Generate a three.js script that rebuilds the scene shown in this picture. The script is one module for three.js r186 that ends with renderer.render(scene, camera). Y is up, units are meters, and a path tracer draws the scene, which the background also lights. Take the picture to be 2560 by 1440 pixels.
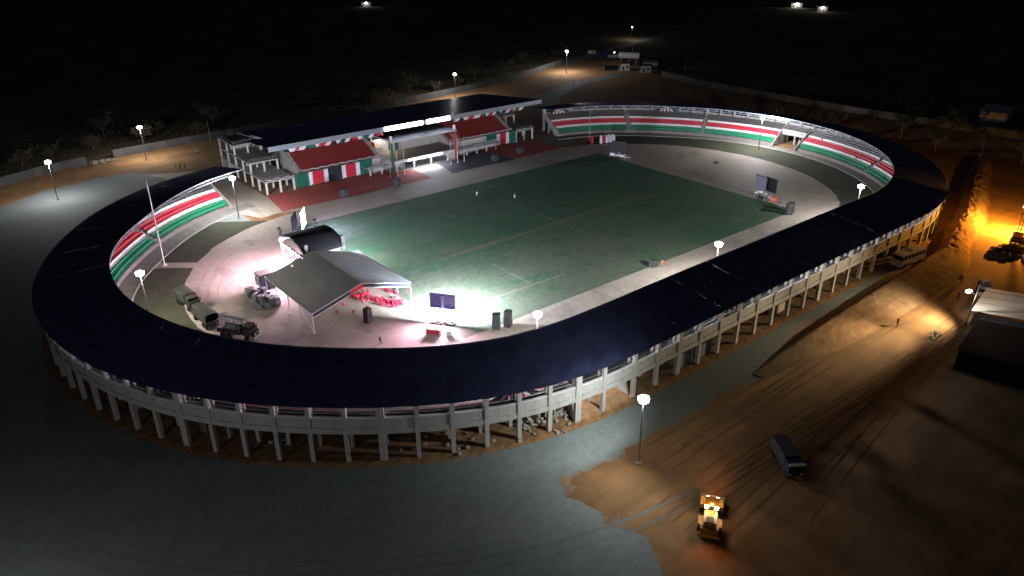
import * as THREE from 'three';
import { mergeGeometries } from 'three/addons/utils/BufferGeometryUtils.js';
import { MarchingCubes } from 'three/addons/objects/MarchingCubes.js';
import { RectAreaLightUniformsLib } from 'three/addons/lights/RectAreaLightUniformsLib.js';

// ------------------------------------------------------------------ camera, sky, exposure
RectAreaLightUniformsLib.init();
const scene = new THREE.Scene();
const renderer = new THREE.WebGLRenderer({ antialias: true });
renderer.toneMapping = THREE.LinearToneMapping;
renderer.toneMappingExposure = 1.5;
renderer.shadowMap.enabled = true;
const CAM = { x: -122.878, y: 67, z: 134.469, pitch: 0.444356, roll: -0.004346, yaw: -0.685053, f: 1882.05 };
const camera = new THREE.PerspectiveCamera(41.87, 1024 / 576, 1, 4000);
const rotY = (v, a) => new THREE.Vector3(Math.cos(a) * v.x + Math.sin(a) * v.z, v.y, -Math.sin(a) * v.x + Math.cos(a) * v.z);
{
  const cp = Math.cos(CAM.pitch), sp = Math.sin(CAM.pitch), cr = Math.cos(CAM.roll), sr = Math.sin(CAM.roll);
  const fwd = rotY(new THREE.Vector3(0, -sp, -cp), CAM.yaw);
  const up = rotY(new THREE.Vector3(-sr, cr * cp, -cr * sp), CAM.yaw);
  camera.position.set(CAM.x, CAM.y, CAM.z);
  camera.up.copy(up);
  camera.lookAt(CAM.x + fwd.x, CAM.y + fwd.y, CAM.z + fwd.z);
}
scene.add(camera);
{ // night sky: even, almost black, a trace lighter at the horizon
  const w = 64, h = 32, d = new Float32Array(w * h * 4);
  for (let j = 0; j < h; j++) for (let i = 0; i < w; i++) {
    const e = Math.abs((j + 0.5) / h - 0.5) * 2, k = 1 + 0.5 * (1 - e), o = (j * w + i) * 4;
    d[o] = 0.0019 * k; d[o + 1] = 0.0022 * k; d[o + 2] = 0.0042 * k; d[o + 3] = 1;
  }
  const t = new THREE.DataTexture(d, w, h, THREE.RGBAFormat, THREE.FloatType);
  t.mapping = THREE.EquirectangularReflectionMapping; t.magFilter = THREE.LinearFilter; t.needsUpdate = true;
  scene.background = t; scene.environment = t;
}
const moon = new THREE.DirectionalLight(new THREE.Color(0.8, 0.88, 1), 0.006);
moon.position.set(-80, 160, -60); moon.castShadow = true; moon.shadow.radius = 4;
Object.assign(moon.shadow.camera, { left: -220, right: 220, top: 220, bottom: -220, near: 1, far: 600 });
scene.add(moon, moon.target);

// ------------------------------------------------------------------ helpers
let seed = 12345;
const rnd = () => { seed = (seed * 1664525 + 1013904223) >>> 0; return seed / 4294967296; };
const rr = (a, b) => a + (b - a) * rnd();
const V = (x, y, z) => new THREE.Vector3(x, y, z);
const names = new Map();
function numbered(n) { const k = names.get(n) || 0; names.set(n, k + 1); return k ? n + '_' + String(k).padStart(3, '0') : n; }
function shadows(m) { m.castShadow = true; m.receiveShadow = true; return m; }
function fixG(g) { const q = g.index ? g.toNonIndexed() : g; for (const k of Object.keys(q.attributes)) if (!['position', 'normal', 'uv', 'color'].includes(k)) q.deleteAttribute(k); return q; }
function merged(gs) { if (!Array.isArray(gs)) return gs; if (gs.length === 1) return gs[0]; const any = gs.some(g => g.attributes.color); return mergeGeometries(gs.map(g => { const q = fixG(g); if (any && !q.attributes.color) { const n = q.attributes.position.count; q.setAttribute('color', new THREE.BufferAttribute(new Float32Array(n * 3).fill(1), 3)); } return q; })); }
function part(name, gs, mat, parent) { const m = shadows(new THREE.Mesh(merged(gs), mat)); m.name = name; parent.add(m); return m; }
function tag(o, label, category, group) { o.userData.label = label; o.userData.category = category; if (group) o.userData.group = group; return o; }
function thing(name, label, category, pos = [0, 0, 0], ry = 0, group) { const o = new THREE.Group(); o.name = numbered(name); o.position.set(...pos); o.rotation.y = ry; scene.add(o); return tag(o, label, category, group); }
function solo(name, gs, mat, label, category, group, pos, ry = 0) { const m = shadows(new THREE.Mesh(merged(gs), mat)); m.name = numbered(name); if (pos) m.position.set(...pos); m.rotation.y = ry; scene.add(m); return tag(m, label, category, group); }
function struct(name, gs, mat) { const m = shadows(new THREE.Mesh(merged(gs), mat)); m.name = numbered(name); m.userData.kind = 'structure'; scene.add(m); return m; }
function copyOf(o, pos, ry, label, group) { const c = o.clone(); c.name = numbered(o.name.replace(/_\d{3}$/, '')); c.userData = { ...o.userData }; if (label) c.userData.label = label; if (group) c.userData.group = group; c.position.set(...pos); c.rotation.y = ry; scene.add(c); return c; }
const bx = (w, h, d, x = 0, y = 0, z = 0, ry = 0, rx = 0, rz = 0) => { const g = new THREE.BoxGeometry(w, h, d); if (rx) g.rotateX(rx); if (rz) g.rotateZ(rz); if (ry) g.rotateY(ry); g.translate(x, y, z); return g; };
const cyl = (r0, r1, h, x = 0, y = 0, z = 0, n = 8) => { const g = new THREE.CylinderGeometry(r1, r0, h, n); g.translate(x, y + h / 2, z); return g; };
function bar(a, b, t, n = 4) { // bar between two points
  const d = b.clone().sub(a), L = d.length(), g = n === 4 ? new THREE.BoxGeometry(t, L, t) : new THREE.CylinderGeometry(t / 2, t / 2, L, n);
  g.applyQuaternion(new THREE.Quaternion().setFromUnitVectors(V(0, 1, 0), d.normalize())); g.translate((a.x + b.x) / 2, (a.y + b.y) / 2, (a.z + b.z) / 2); return g;
}
function quad(a, b, c, d) { // flat quad a-b-c-d
  const g = new THREE.BufferGeometry();
  g.setAttribute('position', new THREE.Float32BufferAttribute([a, b, c, a, c, d].flatMap(v => [v.x, v.y, v.z]), 3));
  g.setAttribute('uv', new THREE.Float32BufferAttribute([0, 0, 1, 0, 1, 1, 0, 0, 1, 1, 0, 1], 2)); g.computeVertexNormals(); return g;
}
const extr = (pts, depth, ax) => { const g = new THREE.ExtrudeGeometry(new THREE.Shape(pts.map(p => new THREE.Vector2(p[0], p[1]))), { depth, bevelEnabled: false }); return g; };

// value noise, tileable
function hash2(x, y, s) { let h = (x * 374761393 + y * 668265263 + s * 974634777) | 0; h = Math.imul(h ^ (h >>> 13), 1274126177); h ^= h >>> 16; return (h >>> 0) / 4294967296; }
function vnoise(x, y, p, s) {
  const xi = Math.floor(x), yi = Math.floor(y), fx = x - xi, fy = y - yi, u = fx * fx * (3 - 2 * fx), v = fy * fy * (3 - 2 * fy), m = n => ((n % p) + p) % p;
  const a = hash2(m(xi), m(yi), s), b = hash2(m(xi + 1), m(yi), s), c = hash2(m(xi), m(yi + 1), s), d = hash2(m(xi + 1), m(yi + 1), s);
  return a + (b - a) * u + (c - a) * v + (a - b - c + d) * u * v;
}
function fbm(u, v, f, oct, s) { let a = 0, w = 0.5, t = 0; for (let i = 0; i < oct; i++) { a += w * vnoise(u * f, v * f, f, s + i * 17); t += w; w *= 0.55; f *= 2; } return a / t; }
function tex(w, h, fn, srgb = true) {
  const d = new Uint8Array(w * h * 4);
  for (let j = 0; j < h; j++) for (let i = 0; i < w; i++) { const c = fn(i / w, j / h), o = (j * w + i) * 4; for (let k = 0; k < 3; k++) { let x = Math.min(1, Math.max(0, c[k])); if (srgb) x = x <= 0.0031308 ? 12.92 * x : 1.055 * Math.pow(x, 1 / 2.4) - 0.055; d[o + k] = Math.round(x * 255); } d[o + 3] = 255; }
  const t = new THREE.DataTexture(d, w, h); t.wrapS = t.wrapT = THREE.RepeatWrapping; t.magFilter = THREE.LinearFilter; t.minFilter = THREE.LinearMipmapLinearFilter; t.generateMipmaps = true;
  if (srgb) t.colorSpace = THREE.SRGBColorSpace; t.needsUpdate = true; return t;
}
const mixc = (a, b, t) => [a[0] + (b[0] - a[0]) * t, a[1] + (b[1] - a[1]) * t, a[2] + (b[2] - a[2]) * t];
const sstep = (a, b, x) => { const t = Math.min(1, Math.max(0, (x - a) / (b - a))); return t * t * (3 - 2 * t); };
const mat = (r, g, b, rough = 0.8, metal = 0, extra = {}) => new THREE.MeshStandardMaterial({ color: new THREE.Color().setRGB(r, g, b), roughness: rough, metalness: metal, side: THREE.DoubleSide, ...extra });
const glow = (r, g, b, k) => new THREE.MeshStandardMaterial({ color: new THREE.Color().setRGB(0.8, 0.8, 0.8), emissive: new THREE.Color().setRGB(r, g, b), emissiveIntensity: k, roughness: 0.5, side: THREE.DoubleSide });

// pixel of the photograph (2560 x 1440) -> point of the place at height h above ground
function gp(px, py, h = 0) {
  const cp = Math.cos(CAM.pitch), sp = Math.sin(CAM.pitch), cr = Math.cos(CAM.roll), sr = Math.sin(CAM.roll);
  const fwd = rotY(V(0, -sp, -cp), CAM.yaw), up = rotY(V(-sr, cr * cp, -cr * sp), CAM.yaw), rt = rotY(V(cr, sr * cp, -sr * sp), CAM.yaw);
  const d = fwd.clone().addScaledVector(rt, (px - 1280) / CAM.f).addScaledVector(up, -(py - 720) / CAM.f);
  const t = (h - CAM.y) / d.y; return V(CAM.x + d.x * t, h, CAM.z + d.z * t);
}

// ------------------------------------------------------------------ materials
const dirtTex = tex(768, 768, (u, v) => {
  const a = fbm(u, v, 6, 6, 1), b = fbm(u, v, 40, 4, 9), c = fbm(u, v, 3, 3, 5), e = fbm(u * 0.125, v + 0.02 * a, 96, 4, 23), e2 = fbm(u + 0.015 * a, v * 0.125, 64, 3, 29);
  let k = mixc([0.21, 0.105, 0.038], [0.37, 0.2, 0.082], sstep(0.25, 0.75, a));
  k = mixc(k, [0.22, 0.165, 0.10], 0.5 * sstep(0.5, 0.72, c)); const m = (0.74 + 0.4 * b) * (0.55 + 0.55 * e + 0.35 * e2); return k.map(x => x * m);
});
const gravelTex = tex(768, 768, (u, v) => {
  const a = fbm(u, v, 5, 5, 31), b = fbm(u, v, 90, 3, 37), c = fbm(u, v, 14, 4, 41);
  let k = mixc([0.155, 0.18, 0.172], [0.2, 0.226, 0.216], a); k = mixc(k, [0.19, 0.165, 0.13], 0.3 * sstep(0.5, 0.8, c)); const sk = fbm(u * 0.25, v, 48, 3, 43); k = k.map(x => x * (0.9 + 0.2 * sk)); const m = 0.84 + 0.32 * b; return k.map(x => x * m);
});
const trackTex = tex(768, 768, (u, v) => {
  const a = fbm(u, v, 6, 5, 51), b = fbm(u, v, 80, 3, 57), c = fbm(u, v, 10, 4, 61), w = Math.sin((u * 6 + 1.3 * fbm(u, v, 4, 3, 71)) * 18);
  let k = mixc([0.33, 0.28, 0.225], [0.47, 0.415, 0.345], a); k = mixc(k, [0.22, 0.20, 0.17], 0.55 * sstep(0.6, 0.78, c)); k = mixc(k, [0.27, 0.24, 0.2], 0.35 * sstep(0.93, 1, w)); const m = 0.84 + 0.3 * b; return k.map(x => x * m);
});
const concTex = tex(512, 512, (u, v) => {
  const a = fbm(u, v, 4, 5, 81), b = fbm(u, v, 50, 3, 87), st = fbm(u * 1, v * 0.15, 24, 3, 89);
  let k = mixc([0.34, 0.335, 0.315], [0.50, 0.49, 0.465], a); k = mixc(k, [0.24, 0.225, 0.2], 0.5 * sstep(0.58, 0.8, st)); const m = 0.85 + 0.28 * b; return k.map(x => x * m);
});
const grassTex = tex(512, 512, (u, v) => {
  const a = fbm(u, v, 5, 5, 101), b = fbm(u, v, 70, 3, 107), c = fbm(u, v, 9, 4, 109);
  let k = mixc([0.030, 0.036, 0.018], [0.045, 0.054, 0.026], a); k = mixc(k, [0.075, 0.06, 0.042], 0.55 * sstep(0.35, 0.8, c * 0.7 + 0.3 * b)); const m = 0.65 + 0.7 * b; return k.map(x => x * m);
});
const pitchTex = tex(1440, 976, (u, v) => { // x -54..54, z -36.6..36.6
  const x = -54 + 108 * u, z = -36.6 + 73.2 * v, a = fbm(u, v, 6, 5, 121), b = fbm(u, v, 150, 3, 127), c = fbm(u, v, 12, 5, 131), d = fbm(u, v, 3, 3, 137), m = fbm(u * 0.6, v, 40, 3, 151);
  let k = mixc([0.034, 0.104, 0.05], [0.056, 0.155, 0.07], a);
  const worn = sstep(0.42, 0.86, c * 0.34 + d * 0.24 + 0.2 * sstep(4, -22, z) * sstep(36, -6, x) + 0.3 * m + 0.12 * b);
  k = mixc(k, [0.17, 0.15, 0.12], 0.62 * worn);
  const zs = -3.1 + 0.25 * Math.sin(x * 0.13) - 0.0007 * x * x, w = 1.05 + 0.5 * (c - 0.5);
  const strip = sstep(w, w - 0.5, Math.abs(z - zs)) * sstep(-40, -33, x) * sstep(43, 34, x);
  k = mixc(k, [0.19, 0.15, 0.11], 0.8 * strip * (0.65 + 0.7 * (c - 0.2)));
  const ln = (t, p0, p1, q) => sstep(0.3, 0.12, Math.abs(t)) * (q > p0 && q < p1 ? 1 : 0);
  const lines = Math.max(ln(x - 0.1, -32, 19, z), ln(z + 28 + x * 0.03, -40, -20, x), ln(x + 29.4, -27, -13, z), 0.5 * ln(z - 30.5, -40, 46, x));
  k = mixc(k, [0.28, 0.25, 0.2], 0.62 * lines * sstep(0.3, 0.6, a + 0.3 * (b - 0.3)));
  const q = 0.72 + 0.55 * b; return k.map(t => t * q);
});
const roofTex = tex(256, 256, (u, v) => { const a = fbm(u, v, 4, 4, 161), b = fbm(u * 1, v * 0.2, 30, 3, 163); const k = 0.45 + 1.1 * a * (0.5 + 1.0 * b); return [0.085 * k, 0.095 * k, 0.21 * k]; });
const roofRough = tex(256, 256, (u, v) => { const a = 0.42 + 0.3 * fbm(u, v, 6, 4, 171); return [0, a, 0]; }, false);
const ribTex = (() => { const t = tex(64, 8, (u) => { const s = Math.sin(u * Math.PI * 2 * 8); const k = sstep(-0.2, 0.5, s); return [k, k, k]; }, false); return t; })();
const scrubTex = tex(512, 512, (u, v) => { const a = fbm(u, v, 7, 5, 221), b = fbm(u, v, 40, 3, 227), c = fbm(u, v, 5, 3, 231); let k = mixc([0.07, 0.055, 0.03], [0.15, 0.112, 0.06], a); k = mixc(k, [0.24, 0.165, 0.08], 0.6 * sstep(0.6, 0.78, c)); return k.map(x => x * (0.6 + 0.8 * b)); });
const fringeTex = tex(512, 512, (u, v) => { const a = fbm(u, v, 6, 5, 241), b = fbm(u, v, 60, 3, 247), c = fbm(u, v, 24, 3, 249); const k = mixc([0.24, 0.15, 0.085], [0.19, 0.18, 0.155], sstep(0.4, 0.62, 0.4 * a + 0.6 * c)); return k.map(x => x * (0.65 + 0.6 * b)); });
const M = {
  rut: new THREE.MeshStandardMaterial({ map: dirtTex, color: new THREE.Color().setRGB(0.83, 0.81, 0.79), roughness: 1 }), rutpale: new THREE.MeshStandardMaterial({ map: dirtTex, color: new THREE.Color().setRGB(1, 0.98, 0.95), roughness: 0.9 }), grut: new THREE.MeshStandardMaterial({ map: gravelTex, color: new THREE.Color().setRGB(0.86, 0.86, 0.86), roughness: 0.95 }), grutpale: new THREE.MeshStandardMaterial({ map: gravelTex, color: new THREE.Color().setRGB(1, 0.95, 0.88), roughness: 0.95 }), mark: new THREE.MeshStandardMaterial({ map: trackTex, color: new THREE.Color().setRGB(0.82, 0.8, 0.78), roughness: 0.8 }),
  seam: mat(0.11, 0.12, 0.2, 0.5, 0.3),
  weathered: new THREE.MeshStandardMaterial({ map: concTex, color: new THREE.Color().setRGB(0.56, 0.54, 0.52), roughness: 0.9, side: THREE.DoubleSide }),
  polegrey: mat(0.22, 0.235, 0.23, 0.6, 0.3),
  fringe: new THREE.MeshStandardMaterial({ map: fringeTex, roughness: 0.95 }),
  jetblack: mat(0.006, 0.006, 0.007, 1),  // matt near-black for the walls and roof of the dark shed
  scrub: new THREE.MeshStandardMaterial({ map: scrubTex, roughness: 1 }),
  wallA: mat(0.105, 0.105, 0.1, 0.9), wallB: mat(0.14, 0.137, 0.13, 0.9),
  dirt: new THREE.MeshStandardMaterial({ map: dirtTex, roughness: 0.95 }),
  gravel: new THREE.MeshStandardMaterial({ map: gravelTex, roughness: 0.85 }),
  track: new THREE.MeshStandardMaterial({ map: trackTex, roughness: 0.75 }),
  conc: new THREE.MeshStandardMaterial({ map: concTex, roughness: 0.85, side: THREE.DoubleSide }),
  grass: new THREE.MeshStandardMaterial({ map: grassTex, roughness: 0.95 }),
  pitch: new THREE.MeshStandardMaterial({ map: pitchTex, roughness: 0.9 }),
  roof: new THREE.MeshPhysicalMaterial({ map: roofTex, roughnessMap: roofRough, roughness: 1, metalness: 0.2, side: THREE.DoubleSide, clearcoat: 0.5, clearcoatRoughness: 0.35 }),
  white: mat(0.66, 0.66, 0.65, 0.7), offwhite: mat(0.52, 0.51, 0.49, 0.8), steel: mat(0.42, 0.43, 0.45, 0.45, 0.7), darksteel: mat(0.06, 0.065, 0.075, 0.5, 0.5),
  black: mat(0.012, 0.012, 0.014, 0.85), charcoal: mat(0.035, 0.036, 0.04, 0.7), red: mat(0.48, 0.025, 0.04, 0.7), seatred: mat(0.55, 0.028, 0.055, 0.5), seatwhite: mat(0.8, 0.81, 0.82, 0.5), seatgreen: mat(0.012, 0.24, 0.115, 0.5), seatblack: mat(0.06, 0.061, 0.064, 0.45),
  benchred: mat(0.21, 0.015, 0.014, 0.6), green: mat(0.012, 0.13, 0.085, 0.8), drapewhite: mat(0.72, 0.72, 0.74, 0.85), drapered: mat(0.52, 0.018, 0.04, 0.85), drapeblack: mat(0.016, 0.02, 0.035, 0.85), drapegreen: mat(0.01, 0.12, 0.085, 0.85),
  redfloor: new THREE.MeshStandardMaterial({ map: tex(512, 512, (u, v) => { const a = fbm(u, v, 6, 5, 181), b = fbm(u, v, 60, 3, 183); let k = mixc([0.33, 0.055, 0.05], [0.45, 0.10, 0.085], a); k = mixc(k, [0.30, 0.22, 0.17], 0.35 * sstep(0.6, 0.8, b)); return k; }), roughness: 0.85 }),
  shadefloor: new THREE.MeshStandardMaterial({ map: tex(256, 256, (u, v) => { const a = fbm(u, v, 6, 5, 191), b = fbm(u, v, 50, 3, 193); const k = 0.7 + 0.5 * a * (0.7 + 0.6 * b); return [0.085 * k, 0.085 * k, 0.10 * k]; }), roughness: 0.8 }),  // shade on the red floor, put in as a dark grey colour
  olive: mat(0.045, 0.05, 0.034, 0.75), oliveDark: mat(0.03, 0.033, 0.025, 0.8), camo: new THREE.MeshStandardMaterial({ map: tex(256, 256, (u, v) => { const a = fbm(u, v, 5, 3, 201), b = fbm(u, v, 4, 3, 207); return a > 0.53 ? [0.035, 0.05, 0.03] : b > 0.52 ? [0.075, 0.065, 0.045] : [0.055, 0.06, 0.045]; }), roughness: 0.85, side: THREE.DoubleSide }),
  tyre: mat(0.018, 0.018, 0.018, 0.9), glass: mat(0.01, 0.012, 0.014, 0.12), yellow: mat(0.45, 0.22, 0.03, 0.55), cloth: mat(0.2, 0.2, 0.21, 0.9), stone: mat(0.36, 0.33, 0.28, 0.9), wood: mat(0.28, 0.2, 0.12, 0.8), blue: mat(0.03, 0.05, 0.2, 0.6), zinc: mat(0.26, 0.31, 0.37, 0.45, 0.45), rubber: mat(0.05, 0.05, 0.055, 0.6), bark: mat(0.11, 0.085, 0.06, 0.95), orange: mat(0.7, 0.16, 0.06, 0.7), navy: mat(0.02, 0.026, 0.07, 0.6), pink: mat(0.62, 0.04, 0.09, 0.6),
  lampWhite: glow(1, 0.97, 0.93, 18), lampSodium: glow(1, 0.45, 0.08, 30), ledBlue: glow(0.82, 0.86, 1, 9), ledWhite: glow(0.9, 0.94, 1, 22), stageWhite: glow(1, 0.9, 0.96, 18), warm: glow(1, 0.8, 0.55, 5), headlight: glow(1, 0.82, 0.6, 60),
};

// lights: each stands at a lamp that is built below
function point(x, y, z, I, c, r = 12) { const l = new THREE.PointLight(new THREE.Color().setRGB(...c), I); l.position.set(x, y, z); l.castShadow = true; l.shadow.radius = r; l.name = 'lamp_light'; scene.add(l); return l; }
function spot(p, to, I, c, ang, pen, r = 10) { const l = new THREE.SpotLight(new THREE.Color().setRGB(...c), I, 0, ang, pen); l.position.set(...p); l.target.position.set(...to); l.castShadow = true; l.shadow.radius = r; l.name = 'spot_light'; scene.add(l, l.target); return l; }
function area(p, to, w, h, I, c) { const l = new THREE.RectAreaLight(new THREE.Color().setRGB(...c), I, w, h); l.position.set(...p); l.lookAt(...to); l.name = 'panel_light'; scene.add(l); return l; }

// ------------------------------------------------------------------ stadium plan: a U of straight and arcs, widening at the open ends
const CL = -45.4, CR = 48, CZ = 1.1, LS = CR - CL, K = 67.6 * Math.PI / 180;
function phiOf(s) { return s < 0 ? -s / K : s > LS ? (s - LS) / K : 0; }
const rise = s => { if (s < 0) { const f = -s / K; return 0.12 + 1.1 * sstep(12, 44, f) - 0.9 * sstep(96, 132, f); } return 0.12 + 0.22 * sstep(4, 28, s); };
function P(s, r, y = 0) {
  if (y > 0.5) y += rise(s) * sstep(0.5, 3, y);
  const f = phiOf(s), fi = 5.0 * sstep(128, 172, f), fo = 6.0 * sstep(105, 165, f), t = Math.min(1, Math.max(0, (r - 55.3) / 13)), R = r + fi + (fo - fi) * t, a = f * Math.PI / 180;
  if (s < 0) return V(CL - R * Math.sin(a), y, CZ + R * Math.cos(a));
  if (s <= LS) return V(CL + s, y, CZ + R);
  return V(CR + R * Math.sin(a), y, CZ + R * Math.cos(a));
}
const outAng = s => { const a = P(s, 60), b = P(s, 61); return Math.atan2(b.x - a.x, b.z - a.z); };
const S = []; for (let i = 0; i < 40; i++) S.push(-(166.3 - 4.14 * i) * K); for (let j = 0; j < 18; j++) S.push(-44.6 + 5.4 * j - CL); for (let k = 0; k <= 40; k++) S.push(LS + (4.5 + 4.14 * k) * K);
const NB = S.length - 1, bigSet = new Set([6, 14, 20, 26, 32, 38, 42, 50, 56, 65, 71, 78, 80, 86, 92]), big = i => bigSet.has(i);
function sweep(s0, s1, n, prof, caps = true) {
  const pos = [], uv = [], N = prof.length; let len = [0]; for (let k = 0; k < N; k++) { const a = prof[k], b = prof[(k + 1) % N]; len.push(len[k] + Math.hypot(b[0] - a[0], b[1] - a[1])); }
  for (let i = 0; i < n; i++) {
    const a = s0 + (s1 - s0) * i / n, b = s0 + (s1 - s0) * (i + 1) / n;
    for (let k = 0; k < N; k++) {
      const p = prof[k], q = prof[(k + 1) % N], A = P(a, p[0], p[1]), B = P(b, p[0], p[1]), C = P(b, q[0], q[1]), D = P(a, q[0], q[1]);
      for (const [v, x, y] of [[A, a, len[k]], [C, b, len[k + 1]], [B, b, len[k]], [A, a, len[k]], [D, a, len[k + 1]], [C, b, len[k + 1]]]) { pos.push(v.x, v.y, v.z); uv.push(x / 4, y / 4); }
    }
  }
  if (caps) { const tri = THREE.ShapeUtils.triangulateShape(prof.map(p => new THREE.Vector2(p[0], p[1])), []); for (const [s, f] of [[s0, 0], [s1, 1]]) for (const t of tri) for (const k of (f ? [t[0], t[2], t[1]] : t)) { const v = P(s, prof[k][0], prof[k][1]); pos.push(v.x, v.y, v.z); uv.push(prof[k][0] / 4, prof[k][1] / 4); } }
  const g = new THREE.BufferGeometry(); g.setAttribute('position', new THREE.Float32BufferAttribute(pos, 3)); g.setAttribute('uv', new THREE.Float32BufferAttribute(uv, 2)); g.computeVertexNormals(); return g;
}
function atS(g, s, r, y = 0) { const p = P(s, r, y); g.rotateY(outAng(s)); g.translate(p.x, p.y, p.z); return g; }

// ------------------------------------------------------------------ ground
function sheet(name, pts, y, m, tile, jag = 0) {
  let q = pts;
  if (jag) { q = []; let arc = 0; const so = Math.floor(rnd() * 1000); for (let i = 0; i < pts.length; i++) { const a = pts[i], b = pts[(i + 1) % pts.length], L = Math.hypot(b[0] - a[0], b[1] - a[1]), n = Math.max(1, Math.min(160, Math.round(L / 0.55))); for (let k = 0; k < n; k++) { const t = k / n, d = arc + L * t, f = sd => 0.6 * vnoise(d / 3.1, sd, 4096, so) + 0.3 * vnoise(d / 1.1, sd + 5, 4096, so) + 0.1 * vnoise(d / 0.5, sd + 9, 4096, so) - 0.5; q.push([a[0] + (b[0] - a[0]) * t + f(1) * jag * 1.6, a[1] + (b[1] - a[1]) * t + f(40) * jag * 1.6]); } arc += L; } }
  const g = new THREE.ShapeGeometry(new THREE.Shape(q.map(p => new THREE.Vector2(p[0], -p[1])))); g.rotateX(-Math.PI / 2); g.translate(0, y, 0);
  const a = g.attributes.position, uv = g.attributes.uv; for (let i = 0; i < a.count; i++) uv.setXY(i, a.getX(i) / tile, a.getZ(i) / tile); return struct(name, g, m);
}
{ const g = new THREE.PlaneGeometry(5200, 5200, 1, 1); g.rotateX(-Math.PI / 2); const a = g.attributes.position, uv = g.attributes.uv; for (let i = 0; i < 4; i++) uv.setXY(i, a.getX(i) / 120, a.getZ(i) / 120); struct('ground', g, M.dirt); }
const GR = [[38, 66], [38, 72.3], [20, 72.8], [-4, 73.2], [-14, 75], [-23, 77.6], [-40, 77.5], [-54.9, 77.3], [-61, 76.2], [-66.7, 75.4], [-69, 78.7], [-68.3, 82], [-67.6, 84.5], [-68.8, 86.2], [-66.2, 90.4], [-69.5, 95.8], [-78, 118], [-110, 170], [-300, 190], [-300, -40], [-160, -88], [-125, -97], [-107.8, -101.3], [-96.8, -109.9], [-85.8, -112.9], [-74.5, -114], [-66, -106.8], [-62, -97], [-60, -70], [-60, 20]];
sheet('gravel_fringe', GR, 0.008, M.fringe, 60, 4.2); sheet('gravel_road', GR, 0.012, M.gravel, 60, 1.2);
struct('dirt_strip', sweep(S[0] - 3, S[NB] + 4, 160, [[57.5, 0.017], [69.3, 0.017], [69.3, 0.016], [57.5, 0.016]], false), M.dirt);
{ // turf and paving inside the bowl
  const pts = []; for (let s = -158 * K; s <= LS + 160 * K; s += 3) { const p = P(s, 54.6); pts.push([p.x, p.z]); } pts.push([52, -44], [-54, -44]);
  sheet('infield_grass', pts, 0.022, M.grass, 24);
  struct('apron', sweep(S[0] - 6, S[NB] + 5, 160, [[54.6, 0.023], [58.6, 0.023], [58.6, 0.022], [54.6, 0.022]], false), M.weathered);
  const tr = []; for (let a = 0; a <= 180; a += 4) { const t = a * Math.PI / 180; tr.push([CL - 44.5 * Math.sin(t), CZ + (a < 90 ? 45 : 48) * Math.cos(t)]); } tr.push([-53, -49.4], [-47, -49.6], [49, -49.6], [60, -46]);
  for (let a = 150; a >= 0; a -= 4) { const t = a * Math.PI / 180; tr.push([CR + 40.6 * Math.sin(t), CZ + (a < 90 ? 45.5 : 47) * Math.cos(t)]); }
  sheet('running_track', tr, 0.028, M.track, 55, 0.35);
  const g = new THREE.PlaneGeometry(107.6, 73.2); g.rotateX(-Math.PI / 2); g.translate(-0.2, 0.033, 0); struct('pitch_turf', g, M.pitch);
  struct('kerb', sweep(S[0] - 4, S[NB] + 3, 160, [[54.35, 0], [54.35, 0.16], [54.6, 0.16], [54.6, 0]], true), M.conc);
  sheet('concourse', [[-68, -107], [-60, -104], [-50, -100], [-49, -66], [-48.6, -60], [-50.8, -49.2], [-56.8, -48.4], [-61.5, -58], [-62, -72], [-63, -92]], 0.018, M.track, 40, 0.5);
  sheet('path', [[-86.5, -35.6], [-79, -29.3], [-80.4, -26.9], [-88.5, -33.2]], 0.026, M.track, 30, 0.2);
  sheet('red_paving', [[-48.6, -64.6], [-50.6, -49.5], [-3.6, -48.8], [-3.4, -61.8], [-14, -63.6]], 0.034, M.redfloor, 20);
  sheet('red_paving', [[27, -63.8], [28.5, -48.9], [48.3, -49.2], [49.3, -63.6]], 0.034, M.redfloor, 20);
  sheet('shaded_paving', [[6.3, -60.9], [5.2, -54.5], [3.6, -48.9], [28.4, -48.9], [26.9, -63.4], [11.5, -61.3]], 0.034, M.shadefloor, 20);  // painted shade: dark sheet where the red floor lies in shadow
  sheet('walkway', [[-3.3, -61], [-3.5, -48.8], [3.5, -48.85], [5.1, -54.5], [6.2, -60.8]], 0.036, M.conc, 8);
  sheet('gate_road', [[52, -66], [66, -78], [99, -121], [130, -134], [172, -139], [174, -132], [134, -127], [106, -112], [72, -74], [58, -52], [50, -52]], 0.009, M.gravel, 40, 0.8);
  sheet('scrubland', [[-2500, -2500], [2500, -2500], [2500, 400], [260, 400], [182, 60], [178, 10], [176.5, -17], [177, -55], [179, -92], [184, -118], [210, -160], [180, -182], [168, -179], [124, -162.5], [87, -153], [44.4, -146.5], [-11.6, -141.5], [-71, -136.5], [-105, -124.5], [-170, -105.5], [-2500, 300]], 0.004, M.scrub, 90);
  sheet('far_road', [[176, -186], [300, -226], [420, -262], [424, -256], [300, -219], [176, -178]], 0.009, M.gravel, 40, 0.8);
  solo('black_sheet', [bx(2.6, 0.05, 1.6, 0, 0.045, 0), bx(2.3, 0.03, 1.3, 0, 0.08, 0), bx(0.1, 0.04, 1.3, 0.4, 0.09, 0)], M.charcoal, 'black flat cover lying alone on the pale track oval', 'cover', null, [74.4, 0, -4.5], 0.5);  // black plastic sheet lying on the track
}
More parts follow.
